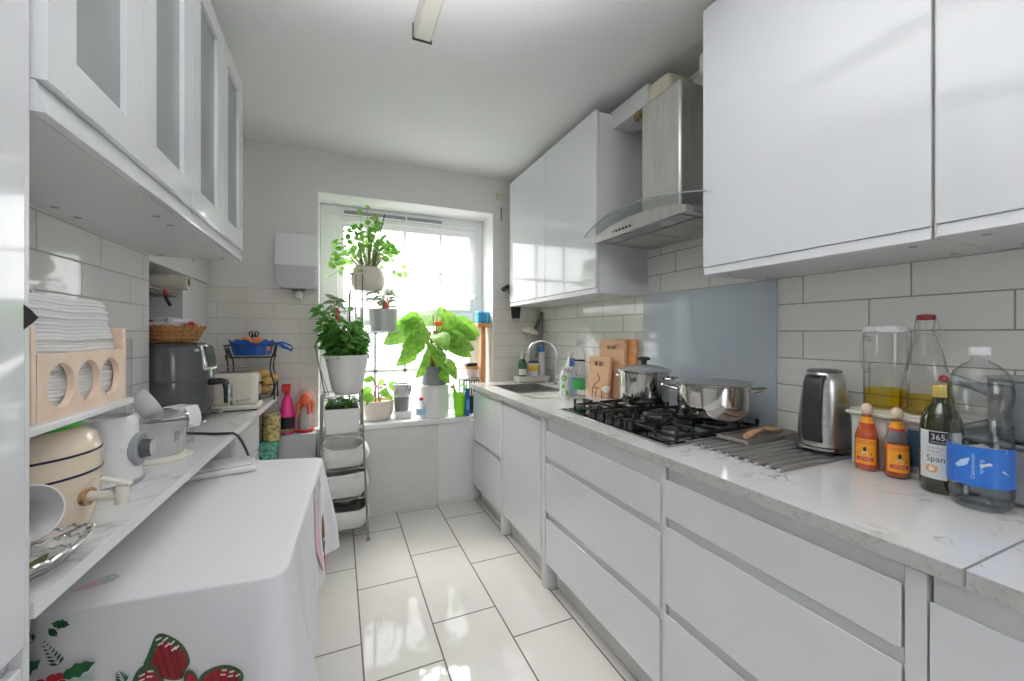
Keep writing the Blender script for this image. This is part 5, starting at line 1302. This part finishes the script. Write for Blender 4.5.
# chopping boards
def cboard(label, y0, y1, h, th, xb, lean, m='wood', hole=True):
    t = thing('chopping_board', label, 'chopping board', (xb, 0, ZC+.0005)); t.rotation_euler = (0, lean, 0)
    yc = (y0+y1)/2; w = (y1-y0)/2; hw = w*.38; z0, z1 = h-.058, h-.032
    q = B()
    if hole:
        q.box((-th, y0, 0), (0, y1, z0)).box((-th, y0, z1), (0, y1, h)).box((-th, y0, z0), (0, yc-hw, z1)).box((-th, yc+hw, z0), (0, y1, z1))
        bmesh.ops.remove_doubles(q.bm, verts=q.bm.verts[:], dist=1e-6)
    else: q.box((-th, y0, 0), (0, y1, h))
    q.obj('board', m, t, bevel=.003); return t
cboard('largest pale wooden chopping board leaning at the back against the tiles', 1.85, 2.05, .355, .018, 1.571, .05, 'orangewood', False)
cboard('middle pale wooden chopping board with a handle slot, behind the small one', 1.915, 2.155, .350, .022, 1.545, .05)
cboard('small pale wooden chopping board with a handle slot at the front of the three', 1.985, 2.20, .245, .022, 1.495, .07)
t = thing('animal_trivet', 'small wire-legged wooden animal figure in front of the chopping boards', 'figure', (1.435, 2.02, ZC+.0005), R(12))
B().tube([(0, .055, 0), (0, .05, .055), (0, .048, .062), (0, -.02, .06), (0, -.022, 0)], .0025, 6).obj('wire_legs', 'black', t)
B().tube([(0, .02, .06), (0, .03, 0.0)], .0025, 6).obj('wire_legs', 'black', t)
B().tube([(0, .045, .06), (0, .03, .085), (0, .0, .105), (0, -.005, .125), (0, .012, .15)], .0028, 6).obj('wire_tail', 'black', t)
q = B().prism([(-.006, -.02, .052), (-.006, -.052, .040), (-.006, -.075, .045), (-.006, -.085, .060), (-.006, -.078, .078), (-.006, -.055, .080), (-.006, -.02, .066)], (.012, 0, 0)); q.obj('head', 'cream', t, bevel=.004)
B().cyl((-.0075, -.066, .066), (-.006, -.066, .066), .003, 8).obj('eye', 'black', t)
# spatulas hung on cabinet end
t = thing('hanging_spatula', 'black spatula hanging on the end of the far wall cabinet', 'spatula', (1.31, 2.972, 1.42))
B().prism([(-.035, -.006, 0), (.035, -.006, 0), (.045, -.006, .10), (-.045, -.006, .10)], (0, .006, 0)).obj('blade', 'blue' if False else 'black', t, bevel=.01)
B().tube([(0, -.003, .10), (0, -.003, .30), (0, -.003, .33)], .006, 8).obj('handle', 'black', t)
B().tube([(0, -.003, .33), (0, -.005, .345), (0, -.0165, .345)], .004, 6).obj('hook', 'steel', t)
t = thing('hanging_ladle', 'black ladle hanging on the end of the far wall cabinet', 'ladle', (1.262, 2.985, 1.64))
B().lathe([(0, 0), (.03, .01), (.04, .04), (.038, .04), (.028, .012), (0, .003)], 20, (-.02, -.0, -.0), Matrix.Rotation(R(-35), 4, 'Y')).obj('bowl', 'black', t)
B().tube([(-.02, 0, .03), (.02, -.005, -.09), (.022, -.005, -.16)], .005, 8).obj('handle', 'black', t)
B().tube([(.02, -.005, -.07), (.022, -.029, -.07)], .003, 6).obj('hook', 'steel', t)
# ------------------------------------------------------------------ hob and pots
t = thing('gas_hob', 'black glass five-burner gas hob set in the quartz worktop', 'hob', (0, 0, .9105))
B().box((1.035, 1.058, 0), (1.545, 1.788, .007)).obj('glass_plate', 'hobglass', t, bevel=.002)
q = B()
for a, b_ in (((1.031, 1.054, 0), (1.035, 1.792, .006)), ((1.545, 1.054, 0), (1.549, 1.792, .006)), ((1.031, 1.054, 0), (1.549, 1.058, .006)), ((1.031, 1.788, 0), (1.549, 1.792, .006))): q.box(a, b_)
q.obj('steel_trim', 'steel', t)
BUR = [(1.17, 1.675, .036), (1.42, 1.675, .045), (1.33, 1.425, .062), (1.16, 1.175, .030), (1.40, 1.175, .045)]
for x, y, r in BUR:
    bn = B().lathe([(r*1.15, .007), (r*1.2, .012), (r*.95, .016), (r*.95, .024), (0, .024)], 32, (x, y, 0)).obj('burner', 'steel', t)
    B().lathe([(r, .0245), (r*1.02, .028), (r*.95, .033), (0, .034)], 32, (x, y, 0)).obj('burner_cap', 'iron', bn)
for y in (1.30, 1.36, 1.42, 1.48, 1.545):
    q = B().lathe([(.021, .007), (.021, .014), (.0185, .017), (.018, .038), (0, .039)], 24, (1.068, y, 0)); q.box((1.048, y-.004, .02), (1.088, y+.004, .046)); q.obj('knob', 'black', t, bevel=.001)
def grate(label, x0, x1, y0, y1, burners):
    t = thing('pan_support', label, 'pan support', (0, 0, .9175)); q = B(); w = .011; zt = .047
    for a, b_ in (((x0, y0, .012), (x0+w, y1, .024)), ((x1-w, y0, .012), (x1, y1, .024)), ((x0, y0, .012), (x1, y0+w, .024)), ((x0, y1-w, .012), (x1, y1, .024))): q.box(a, b_)
    for x in (x0, x1-w):
        for y in (y0, y1-w): q.box((x, y, .0005), (x+w, y+w, zt))
    if len(burners) > 1: xm = (x0+x1)/2; q.box((xm-w/2, y0, .012), (xm+w/2, y1, .024))
    for bx, by, r in burners:
        for dx, dy in ((1, 0), (-1, 0), (0, 1), (0, -1)):
            ex = {1: min(x1, bx+.12), -1: max(x0, bx-.12), 0: bx}[dx]; ey = {1: y1, -1: y0, 0: by}[dy]
            ix, iy = bx+dx*r*.8, by+dy*r*.8
            q.box((min(ix, ex)-(w/2 if dx == 0 else 0), min(iy, ey)-(w/2 if dy == 0 else 0), .036), (max(ix, ex)+(w/2 if dx == 0 else 0), max(iy, ey)+(w/2 if dy == 0 else 0), zt))
            q.box((ex-w/2, ey-w/2, .012), (ex+w/2, ey+w/2, zt))
    q.obj('iron_frame', 'iron', t, bevel=.002)
grate('cast iron pan support at the window end of the hob under the lidded pot', 1.105, 1.515, 1.565, 1.775, BUR[:2])
grate('cast iron pan support in the middle of the hob over the largest burner', 1.105, 1.515, 1.318, 1.552, BUR[2:3])
grate('cast iron pan support at the kettle end of the hob under the wide pot', 1.085, 1.515, 1.07, 1.305, BUR[3:])
def loop_handle(q, a, r0, ln, w, z, th=.005, drop=0.):
    ca, sa = math.cos(a), math.sin(a); pts = []
    for k in range(11):
        u = k/10; ang = PI*u; x = r0+ln*math.sin(ang); y = w*math.cos(ang); pts.append((x*ca-y*sa, x*sa+y*ca, z+drop*math.sin(ang)))
    q.tube(pts, th, 8)
ZG = .9655
t = thing('stock_pot', 'stainless steel pot with glass lid and black knob on the far hob burner', 'pot', (1.395, 1.585, ZG))
B().lathe([(0, 0), (.108, 0), (.117, .006), (.121, .03), (.121, .142), (.127, .146), (.127, .149), (.118, .149), (.118, .03), (.11, .006), (0, .005)], 64).obj('pot_body', 'mirror', t)
l = B().lathe([(.131, .1505), (.131, .156), (.120, .159)], 64).obj('lid_rim', 'mirror', t)
B().lathe([(.120, .158), (.08, .172), (.03, .18), (0, .181)], 48).obj('lid_glass', 'greypane', t, solid=.003)
B().lathe([(0, .182), (.018, .182), (.012, .19), (.015, .198), (.030, .203), (.030, .212), (.022, .218), (0, .219)], 28).obj('lid_knob', 'black', t)
for a in (R(100), R(-62)):
    q = B(); loop_handle(q, a, .12, .045, .045, .12, .005); q.obj('handle', 'mirror', t)
t = thing('casserole_pot', 'wide stainless steel pot with two loop handles on the near hob burner', 'pot', (1.355, 1.150, ZG))
B().lathe([(0, 0), (.085, 0), (.105, .008), (.122, .03), (.129, .06), (.129, .132), (.135, .136), (.135, .139), (.126, .139), (.126, .06), (.118, .032), (0, .006)], 72).obj('pot_body', 'mirror', t)
B().lathe([(.138, .140), (.140, .143), (.136, .146), (.10, .1435), (0, .142)], 64).obj('lid', 'steel', t)
for a in (R(128), R(-42)):
    q = B(); loop_handle(q, a, .125, .066, .040, .112, .0055, .012); q.obj('handle', 'mirror', t)

# ------------------------------------------------------------------ kettle end
t = thing('drying_rack', 'roll-up drying rack of grey steel bars on the worktop under the kettle', 'rack', (0, 0, ZC+.0004))
n = 11
for k in range(n):
    y = .742+k*(1.065-.742)/(n-1); x0 = 1.130; b_ = B().cyl((x0, y, .0055), (1.575, y, .0055), .0052, 10).obj('bar', 'barsteel', t)
    B().lathe([(0, -.006), (.0056, -.004), (.0056, .004), (0, .006)], 12, (x0, y, .0056), Matrix.Rotation(R(90), 4, 'Y')).obj('end_cap', 'litegrey', b_)
for x in (1.145, 1.56): B().tube([(x, .742+k*(1.065-.742)/(4*(n-1)), .004+.004*math.sin(k*PI/2)) for k in range(4*(n-1)+1)], .0022, 5).obj('linking_cord', 'black', t)
ZR = ZC+.0115
t = thing('kettle', 'brushed steel kettle with a black handle and lid on the drying rack', 'kettle', (1.462, .812, ZR), 0)
KH = R(188)
KS = .83
B().lathe([(0, 0), (.086*KS, 0), (.090*KS, .004), (.090*KS, .016), (.086*KS, .018)], 56).obj('power_base', 'black', t)
B().lathe([(r*KS, z) for r, z in [(.0875, .019), (.0875, .026), (.0865, .028), (.083, .09), (.076, .16), (.067, .22), (.059, .246), (.054, .252), (0, .252)]], 64).obj('body', 'steel', t)
B().lathe([(.0885*KS, .008), (.091*KS, .009), (.091*KS, .015), (.0885*KS, .016)], 56).obj('base_ring', 'mirror', t)
B().lathe([(.047, .2525), (.047, .256), (.040, .261), (0, .263)], 40).obj('lid', 'airfry', t)
ca, sa = math.cos(KH), math.sin(KH)
pr = [(.045, .246), (.066, .243), (.082, .22), (.090, .16), (.094, .10), (.091, .05), (.082, .034), (.074, .034)]
inn = [(.074, .05), (.078, .06), (.080, .10), (.076, .16), (.069, .205), (.060, .225), (.05, .228)]
w = .026
pts = [Vector((r*ca+w*sa, r*sa-w*ca, z)) for r, z in pr+inn]
h = B().prism(pts, (-2*w*sa, 2*w*ca, 0)).obj('handle', 'black', t, bevel=.012, seg=4)
if False:
  q = B(); w2 = .010; pp = [Vector(((r+.0015)*ca+w2*sa, (r+.0015)*sa-w2*ca, z)) for r, z in pr[1:7]]+[Vector(((r-.002)*ca+w2*sa, (r-.002)*sa-w2*ca, z)) for r, z in pr[1:7][::-1]]
B().cyl((.074*ca, .074*sa, .2445), (.074*ca, .074*sa, .249), .010, 14).obj('lid_button', 'darksteel', h)
sp = KH+PI
B().prism([(.055*math.cos(sp)-.018*math.sin(sp), .055*math.sin(sp)+.018*math.cos(sp), .248), (.055*math.cos(sp)+.018*math.sin(sp), .055*math.sin(sp)-.018*math.cos(sp), .248), (.082*math.cos(sp), .082*math.sin(sp), .246)], (0, 0, -.03)).obj('spout', 'steel', t)
t = thing('baking_tray', 'worn grey metal tray resting on the drying rack behind the hob end', 'tray', (1.415, 1.005, ZR), R(4))
q = B().box((-.15, -.058, 0), (.15, .055, .003))
for a, b_ in (((-.153, -.061, 0), (-.148, .058, .014)), ((.148, -.061, 0), (.153, .058, .014)), ((-.15, -.061, 0), (.15, -.056, .014)), ((-.15, .053, 0), (.15, .058, .014))): q.box(a, b_)
q.obj('tray_body', 'tray', t, bevel=.002)
t = thing('wooden_turner', 'turner with a worn wooden handle lying across the grey tray', 'utensil', (1.40, .985, ZR+.0150), R(10))
B().tube([(-.125, -.012, .010), (-.09, -.008, .011), (-.04, 0, .011), (0, .004, .011)], .010, 12, rads=[.009, .0125, .0105, .008]).obj('handle', 'darkwood', t)
B().tube([(0, .004, .010), (.05, .008, .008)], .004, 8).obj('shank', 'darksteel', t)
B().prism([(.05, -.015, .005), (.13, -.02, .003), (.13, .035, .003), (.05, .030, .005)], (0, 0, .003)).obj('blade', 'darkwood', t)

# storage box with bottles on it
BX0, BX1, BY0, BY1 = 1.424, 1.588, .482, .716
t = thing('storage_box', 'cream plastic storage box with lid against the tiles behind the sauce bottles', 'box', (0, 0, ZC+.0005))
q = B().prism([(BX0+.008, BY0+.006, 0), (BX1, BY0+.006, 0), (BX1, BY1-.008, 0), (BX0+.008, BY1-.008, 0)], (0, 0, .006))
for a, b_ in (((BX0, BY0, 0), (BX0+.005, BY1, .148)), ((BX1-.005, BY0, 0), (BX1, BY1, .148)), ((BX0, BY0, 0), (BX1, BY0+.005, .148)), ((BX0, BY1-.005, 0), (BX1, BY1, .148))): q.box(a, b_)
q.obj('box_body', 'tin', t, bevel=.002)
B().box((BX0-.012, BY0-.01, .148), (BX1+.008, BY1+.012, .160)).obj('lid', 'cream', t, bevel=.005, seg=3)
B().box((BX0-.004, BY0-.004, .1605), (BX1, BY1+.004, .166)).obj('lid_top', 'cream', t, bevel=.003)
B().box((BX0-.0008, BY0+.01, .012), (BX0, .632, .135)).obj('grey_panel', 'greyp', t)
B().box((BX0-.0016, .50, .03), (BX0-.0008, .585, .128)).obj('blue_label', 'bluetin', t)
for s_, z in (('STORAGE', .108), ('5 L', .09)):
    lettering('Keep', .011, 'labelwhite', t, lambda x, y, d, z=z: Vector((BX0-.0017-d, .545-x, z+y))) if False else None
ZB = ZC+.167
t = thing('glass_pitcher', 'clear glass pitcher with white lid and a little yellow oil on the storage box', 'pitcher', (1.502, .668, ZB))
B().lathe([(0, .001), (.046, .001), (.051, .006), (.052, .20), (.051, .222)], 40).obj('pitcher_body', 'glass', t)
B().lathe([(0, .003), (.047, .004), (.050, .01), (.0505, .058), (0, .058)], 32).obj('oil', 'oil', t)
q = B().lathe([(0, .223), (.053, .223), (.054, .228), (.051, .243), (.04, .246), (0, .246)], 36); q.box((-.064, -.01, .226), (-.042, .02, .243)); q.obj('lid', 'white', t, bevel=.003)
a = R(165); ca, sa = math.cos(a), math.sin(a)
B().tube([(.051*ca, .051*sa, .205), (.070*ca, .070*sa, .208), (.078*ca, .078*sa, .19), (.076*ca, .076*sa, .13), (.068*ca, .068*sa, .112), (.052*ca, .052*sa, .112)], .0075, 10).obj('pitcher_handle', 'glass', t)
t = thing('swing_top_bottle', 'clear conical swing-top glass bottle with dark red stopper and yellow oil', 'bottle', (1.495, .575, ZB))
B().lathe([(0, .001), (.050, .001), (.055, .008), (.054, .05), (.045, .11), (.032, .175), (.019, .215), (.0165, .225), (.0165, .25), (.019, .252), (.019, .258), (.014, .258)], 40).obj('bottle_body', 'glass', t)
B().lathe([(0, .003), (.049, .004), (.0535, .01), (.0525, .048), (0, .048)], 32).obj('oil', 'oil', t)
B().lathe([(0, .2585), (.018, .2585), (.020, .262), (.019, .273), (0, .276)], 24).obj('stopper', 'darkred', t)
q = B()
for k in (0, 1): q.tube([(.0, (-1)**k*.021, .266), (.004, (-1)**k*.025, .25), (.012, (-1)**k*.028, .225), (.0, (-1)**k*.026, .214)], .0014, 6)
q.tube([(.0185*math.cos(2*PI*k/20), .0185*math.sin(2*PI*k/20), .232) for k in range(20)], .0014, 6, True); q.tube([(.012, -.028, .225), (-.02, -.012, .222), (-.02, .012, .222), (.012, .028, .225)], .0014, 6); q.obj('wire_clasp', 'steel', t)

# hot sauces
def sauce(label, x, y, full, tw):
    t = thing('sauce_bottle', label, 'bottle', (x, y, ZC+.0005), 0, None); a = toward(x, y)+tw
    B().lathe([(0, 0), (.027, 0), (.031, .004), (.032, .010), (.032, .088), (.030, .100), (.022, .122), (.0145, .140), (.0135, .155), (0, .155)], 36).obj('bottle_body', 'sauce' if full else 'oilglass', t) if full else None
    if not full:
        B().lathe([(0, 0), (.027, 0), (.031, .004), (.032, .010), (.032, .088), (.030, .100), (.022, .122), (.0145, .140), (.0135, .155), (0, .155)], 36).obj('bottle_body', 'glass', t)
        B().lathe([(0, .003), (.026, .003), (.0305, .01), (.0305, .088), (0, .088)], 32).obj('sauce', 'sauce', t)
    q = B(); arc(q, .0323, .018, .090, a-.95, a+.95, 24, .0005); q.obj('label', 'saucelabel', t)
    q = B(); arc(q, .0329, .016, .0185, a-.98, a+.98, 24, .0004); q.obj('label_border', 'redink', t)
    q = B(); arc(q, .0329, .0895, .092, a-.98, a+.98, 24, .0004); q.obj('label_border', 'redink', t)
    lettering('CHOLULA', .0150, 'redink', t, wrap(.0331, a, .080), xs=.82)
    q = B(); arc(q, .0329, .028, .038, a-.72, a+.72, 20, .0004); q.obj('red_band', 'redink', t)
    lettering('HOT SAUCE', .0062, 'labelwhite', t, wrap(.0335, a, .033), xs=.9)
    for m, pts in (('holly', [(-.017, .042), (.017, .042), (.017, .052), (.008, .058), (-.008, .058), (-.017, .052)]), ('labelwhite', [(-.010, .043), (.010, .043), (.006, .053), (0, .057), (-.006, .053)]), ('ink', [(-.004, .055), (.004, .055), (.0045, .064), (0, .069), (-.0045, .064)])):
        q = B(); k = {'holly': .0004, 'labelwhite': .0008, 'ink': .0012}[m]; q.poly([wrap(.0326, a, 0)(px, pz, k) for px, pz in pts]); q.obj('label_picture', m, t)
    q = B().lathe([(.0150, .128), (.0205, .1275), (.0155, .142), (.0150, .150), (.0142, .150)], 28); q.obj('neck_label', 'saucelabel', t)
    q = B().lathe([(.0206, .1265), (.0212, .1262), (.0192, .1325), (.0186, .1325)], 28); q.obj('neck_band', 'redink', t)
    q = B().ball((0, 0, .171), .0165, (1, 1, 1.02), 24); q.obj('wooden_cap', 'pine', t)
    t.scale = (.84, .84, 1); return t
sauce('full red hot sauce bottle with a round wooden cap beside the kettle', 1.395, .664, True, -.15)
sauce('half-empty hot sauce bottle with a round wooden cap beside the olive oil', 1.390, .594, False, .22)
# olive oil
x, y = 1.365, .497; a = toward(x, y)-.05
t = thing('olive_oil_bottle', 'dark green olive oil bottle with a white label and gold cap', 'bottle', (x, y, ZC+.0005))
B().lathe([(0, 0), (.040, 0), (.044, .004), (.045, .01), (.045, .155), (.043, .175), (.034, .198), (.021, .214), (.017, .222), (.017, .232), (0, .232)], 44).obj('bottle_body', 'oilglass', t)
B().lathe([(0, .232), (.0195, .232), (.020, .236), (.0195, .258), (.017, .262), (0, .262)], 32).obj('bottle_cap', 'gold', t)
q = B(); arc(q, .0453, .036, .152, a-1.05, a+1.05, 28, .0005); q.obj('label', 'labelwhite', t)
q = B(); arc(q, .0460, .120, .150, a-.50, a+.34, 14, .0004); q.obj('black_badge', 'ink', t)
lettering('365', .020, 'labelwhite', t, wrap(.0466, a-.08, .137)); lettering('WHOLE FOODS', .0042, 'labelwhite', t, wrap(.0466, a-.08, .125))
lettering('Extra Virgin', .0078, 'greyp', t, wrap(.0462, a-.18, .111)); lettering('Olive Oil', .0078, 'greyp', t, wrap(.0462, a-.28, .1025))
q = B(); arc(q, .0460, .0945, .0955, a-.72, a+.9, 20, .0003); q.obj('label_rule', 'orangewood', t)
t.scale = (.86, .86, 1)
lettering('Spanish', .0205, 'ink', t, wrap(.0462, a+.06, .084), xs=1.05)
for nm, m, r, zc, o in (('olive_picture', 'orangewood', .0115, .060, -.38), ('olive_picture', 'pine', .006, .060, -.38)):
    q = B(); q.poly([wrap(.0462, a+o, zc)(r*1.15*math.cos(k*PI/9), r*.85*math.sin(k*PI/9), .0003 if m == 'orangewood' else .0007) for k in range(18)]); q.obj(nm, m, t)
q = B(); q.poly([wrap(.0462, a+.62, .052)(p_, z_, .0004) for p_, z_ in ((0, -.014), (.009, -.004), (.010, .010), (.002, .016), (-.006, .004))]); q.obj('leaf_picture', 'lime', t)
# water bottle
x, y = 1.325, .424; a = toward(x, y)
t = thing('large_water_bottle', 'large waisted clear water bottle with a blue label and white cap', 'bottle', (x, y, ZC+.0005))
t.scale = (.74, .74, 1)
t.location.y = .419
prof = [(0, .006), (.022, .004), (.05, 0), (.064, .012), (.0685, .035), (.0685, .150)]
for k in range(5): prof += [(.0675, .153+k*.008), (.0655-.0012*k, .156+k*.008)]
prof += [(.058, .196), (.056, .205), (.060, .218), (.067, .238), (.069, .258), (.066, .28), (.056, .302), (.038, .318), (.021, .326), (.0165, .332), (.0165, .340)]
B().lathe(prof, 56).obj('bottle_body', 'plastic', t)
B().lathe([(0, .008), (.06, .012), (.0672, .035), (.0672, .15), (.0565, .196), (.0545, .206), (.0585, .218), (.0655, .238), (.0675, .258), (.0655, .274), (0, .275)], 48).obj('drinking_water', 'water', t)
B().lathe([(0, .339), (.0225, .339), (.0235, .342), (.0225, .357), (0, .358)], 32).obj('bottle_cap', 'labelwhite', t)
for k in range(3): B().lathe([(.0575+.001*k, .1985+k*.006), (.0592+.001*k, .2005+k*.006), (.0575+.001*k, .2025+k*.006)], 48).obj('grip_ring', 'plastic', t)
q = B(); arc(q, .0690, .055, .140, a-1.9, a+1.9, 48, .0005); q.obj('label', 'bluelabel', t)
mt_ = [(-.04, .098), (-.022, .108), (-.005, .126), (.004, .134), (.012, .124), (.024, .118), (.052, .106), (.06, .102), (.03, .108), (.01, .104), (-.006, .112), (-.02, .10)]
def onlabel(name, pts, m, k):
    q = B(); bm_ = q.bm; vs = [bm_.verts.new(wrap(.0698, a, 0)(px, pz, k)) for px, pz in pts]; bm_.faces.new(vs); bmesh.ops.triangulate(bm_, faces=bm_.faces[:]); q.obj(name, m, t)
onlabel('label_picture', [(-.075, .125), (-.03, .140), (.004, .1485), (.02, .1405), (.055, .1305), (.06, .1405), (.03, .1402), (-.02, .1402), (-.06, .1402)], 'labelwhite', .0002)
onlabel('label_picture', [(-.055, .094), (-.04, .108), (-.02, .116), (-.025, .100), (-.045, .090)], 'bluelabel2', .0004)
onlabel('label_picture', [(.0, .096), (.02, .104), (.05, .090), (.066, .085), (.05, .094), (.02, .110), (.0, .104)], 'labelwhite', .0004)
lettering('Caledonian', .0125, 'bluelabel2', t, lambda px, py, d: wrap(.0702, a, .098)(-.014-py, px, d))
lettering('spring', .0125, 'bluelabel2', t, lambda px, py, d: wrap(.0702, a, .100)(.002-py, px, d))
# grey pan at the right edge
t = thing('grey_pan_stand', 'low grey metal stand under the grey pan at the right picture edge', 'stand', (1.485, .340, ZC+.0005))
B().box((-.10, -.14, .130), (.10, .125, .140)).obj('stand_top', 'panlid', t, bevel=.003)
for x_ in (-.09, .078):
    for y_ in (-.13, .105): B().box((x_, y_, 0), (x_+.014, y_+.014, .130)).obj('leg', 'darksteel', t)
B().box((-.097, -.13, .01), (-.094, .115, .125)).obj('side_panel', 'greyp', t)
t = thing('saucepan', 'grey deep pan with a handle ending in a red ring behind the water bottle', 'pan', (1.483, .340, ZC+.141))
B().lathe([(0, 0), (.095, 0), (.107, .010), (.110, .05), (.112, .138), (.116, .142), (.112, .144), (.106, .13), (.103, .014), (0, .008)], 56).obj('pan_body', 'panlid', t)
B().tube([(-.005, .108, .10), (-.005, .14, .118), (-.005, .175, .128), (-.005, .20, .132)], .012, 10, rads=[.010, .012, .014, .012]).obj('pan_handle', 'greyp', t)
q = B(); q.tube([(-.019, .188+.007*math.cos(2*PI*k/16), .130+.007*math.sin(2*PI*k/16)) for k in range(16)], .002, 6, True); q.obj('red_ring', 'red', t)

# ------------------------------------------------------------------ light and camera
w = bpy.data.worlds.new('World'); S.world = w; w.use_nodes = True
wn, wl = w.node_tree.nodes, w.node_tree.links
bg = wn['Background']; tc = wn.new('ShaderNodeTexCoord'); sp_ = wn.new('ShaderNodeSeparateXYZ'); wl.new(tc.outputs['Generated'], sp_.inputs[0])
rp = wn.new('ShaderNodeValToRGB'); rp.color_ramp.elements[0].color = (.93, .94, .95, 1); rp.color_ramp.elements[1].color = (.90, .95, 1, 1)
wl.new(sp_.outputs['Z'], rp.inputs['Fac']); wl.new(rp.outputs['Color'], bg.inputs['Color']); bg.inputs['Strength'].default_value = 3.2
def area(name, loc, rot, sx, sy, e, col=(1, 1, 1)):
    l = bpy.data.lights.new(name, 'AREA'); l.shape = 'RECTANGLE'; l.size = sx; l.size_y = sy; l.energy = e; l.color = col
    o = bpy.data.objects.new(name, l); C.objects.link(o); o.location = loc; o.rotation_euler = rot; return o
area('daylight_front', (.55, 4.75, 3.75), (R(-46), 0, 0), 3.4, 2.0, 850, (1, .985, .95))
area('rear_fill_light', (.6, -2.1, 1.6), (R(90), 0, 0), 1.0, 1.3, 6, (.95, .97, 1))  # unseen fill lamp, added outside the made-up rear opening
fl = bpy.data.lights.new('ceiling_bounce_fill', 'SPOT'); fl.energy = 330; fl.spot_size = R(86); fl.spot_blend = 1; fl.shadow_soft_size = .12; fl.color = (.97, .98, 1)  # unseen spot added to fill the room by lighting the ceiling
fo = bpy.data.objects.new('ceiling_bounce_fill', fl); C.objects.link(fo); fo.location = (.10, .15, 1.45)
fo.rotation_euler = Vector((.0, .28, 1)).to_track_quat('-Z', 'Y').to_euler()
cam = bpy.data.cameras.new('camera'); co = bpy.data.objects.new('camera', cam); C.objects.link(co); S.camera = co
cam.sensor_width = 36; cam.lens = 404*36/1024; cam.shift_y = -6.8/1024; cam.clip_start = .02
co.location = (0, 0, 1.298); co.rotation_euler = (R(90), 0, -math.atan(173.7/404))
vs = S.view_settings; vs.view_transform = 'Standard'; vs.look = 'None'; vs.gamma = 1; vs.exposure = .45; vs.use_curve_mapping = False
S.cycles.max_bounces = 14; S.cycles.diffuse_bounces = 5; S.cycles.glossy_bounces = 6; S.cycles.transparent_max_bounces = 16; S.cycles.transmission_bounces = 12
S.cycles.sample_clamp_indirect = 4; S.cycles.caustics_reflective = False; S.cycles.caustics_refractive = False
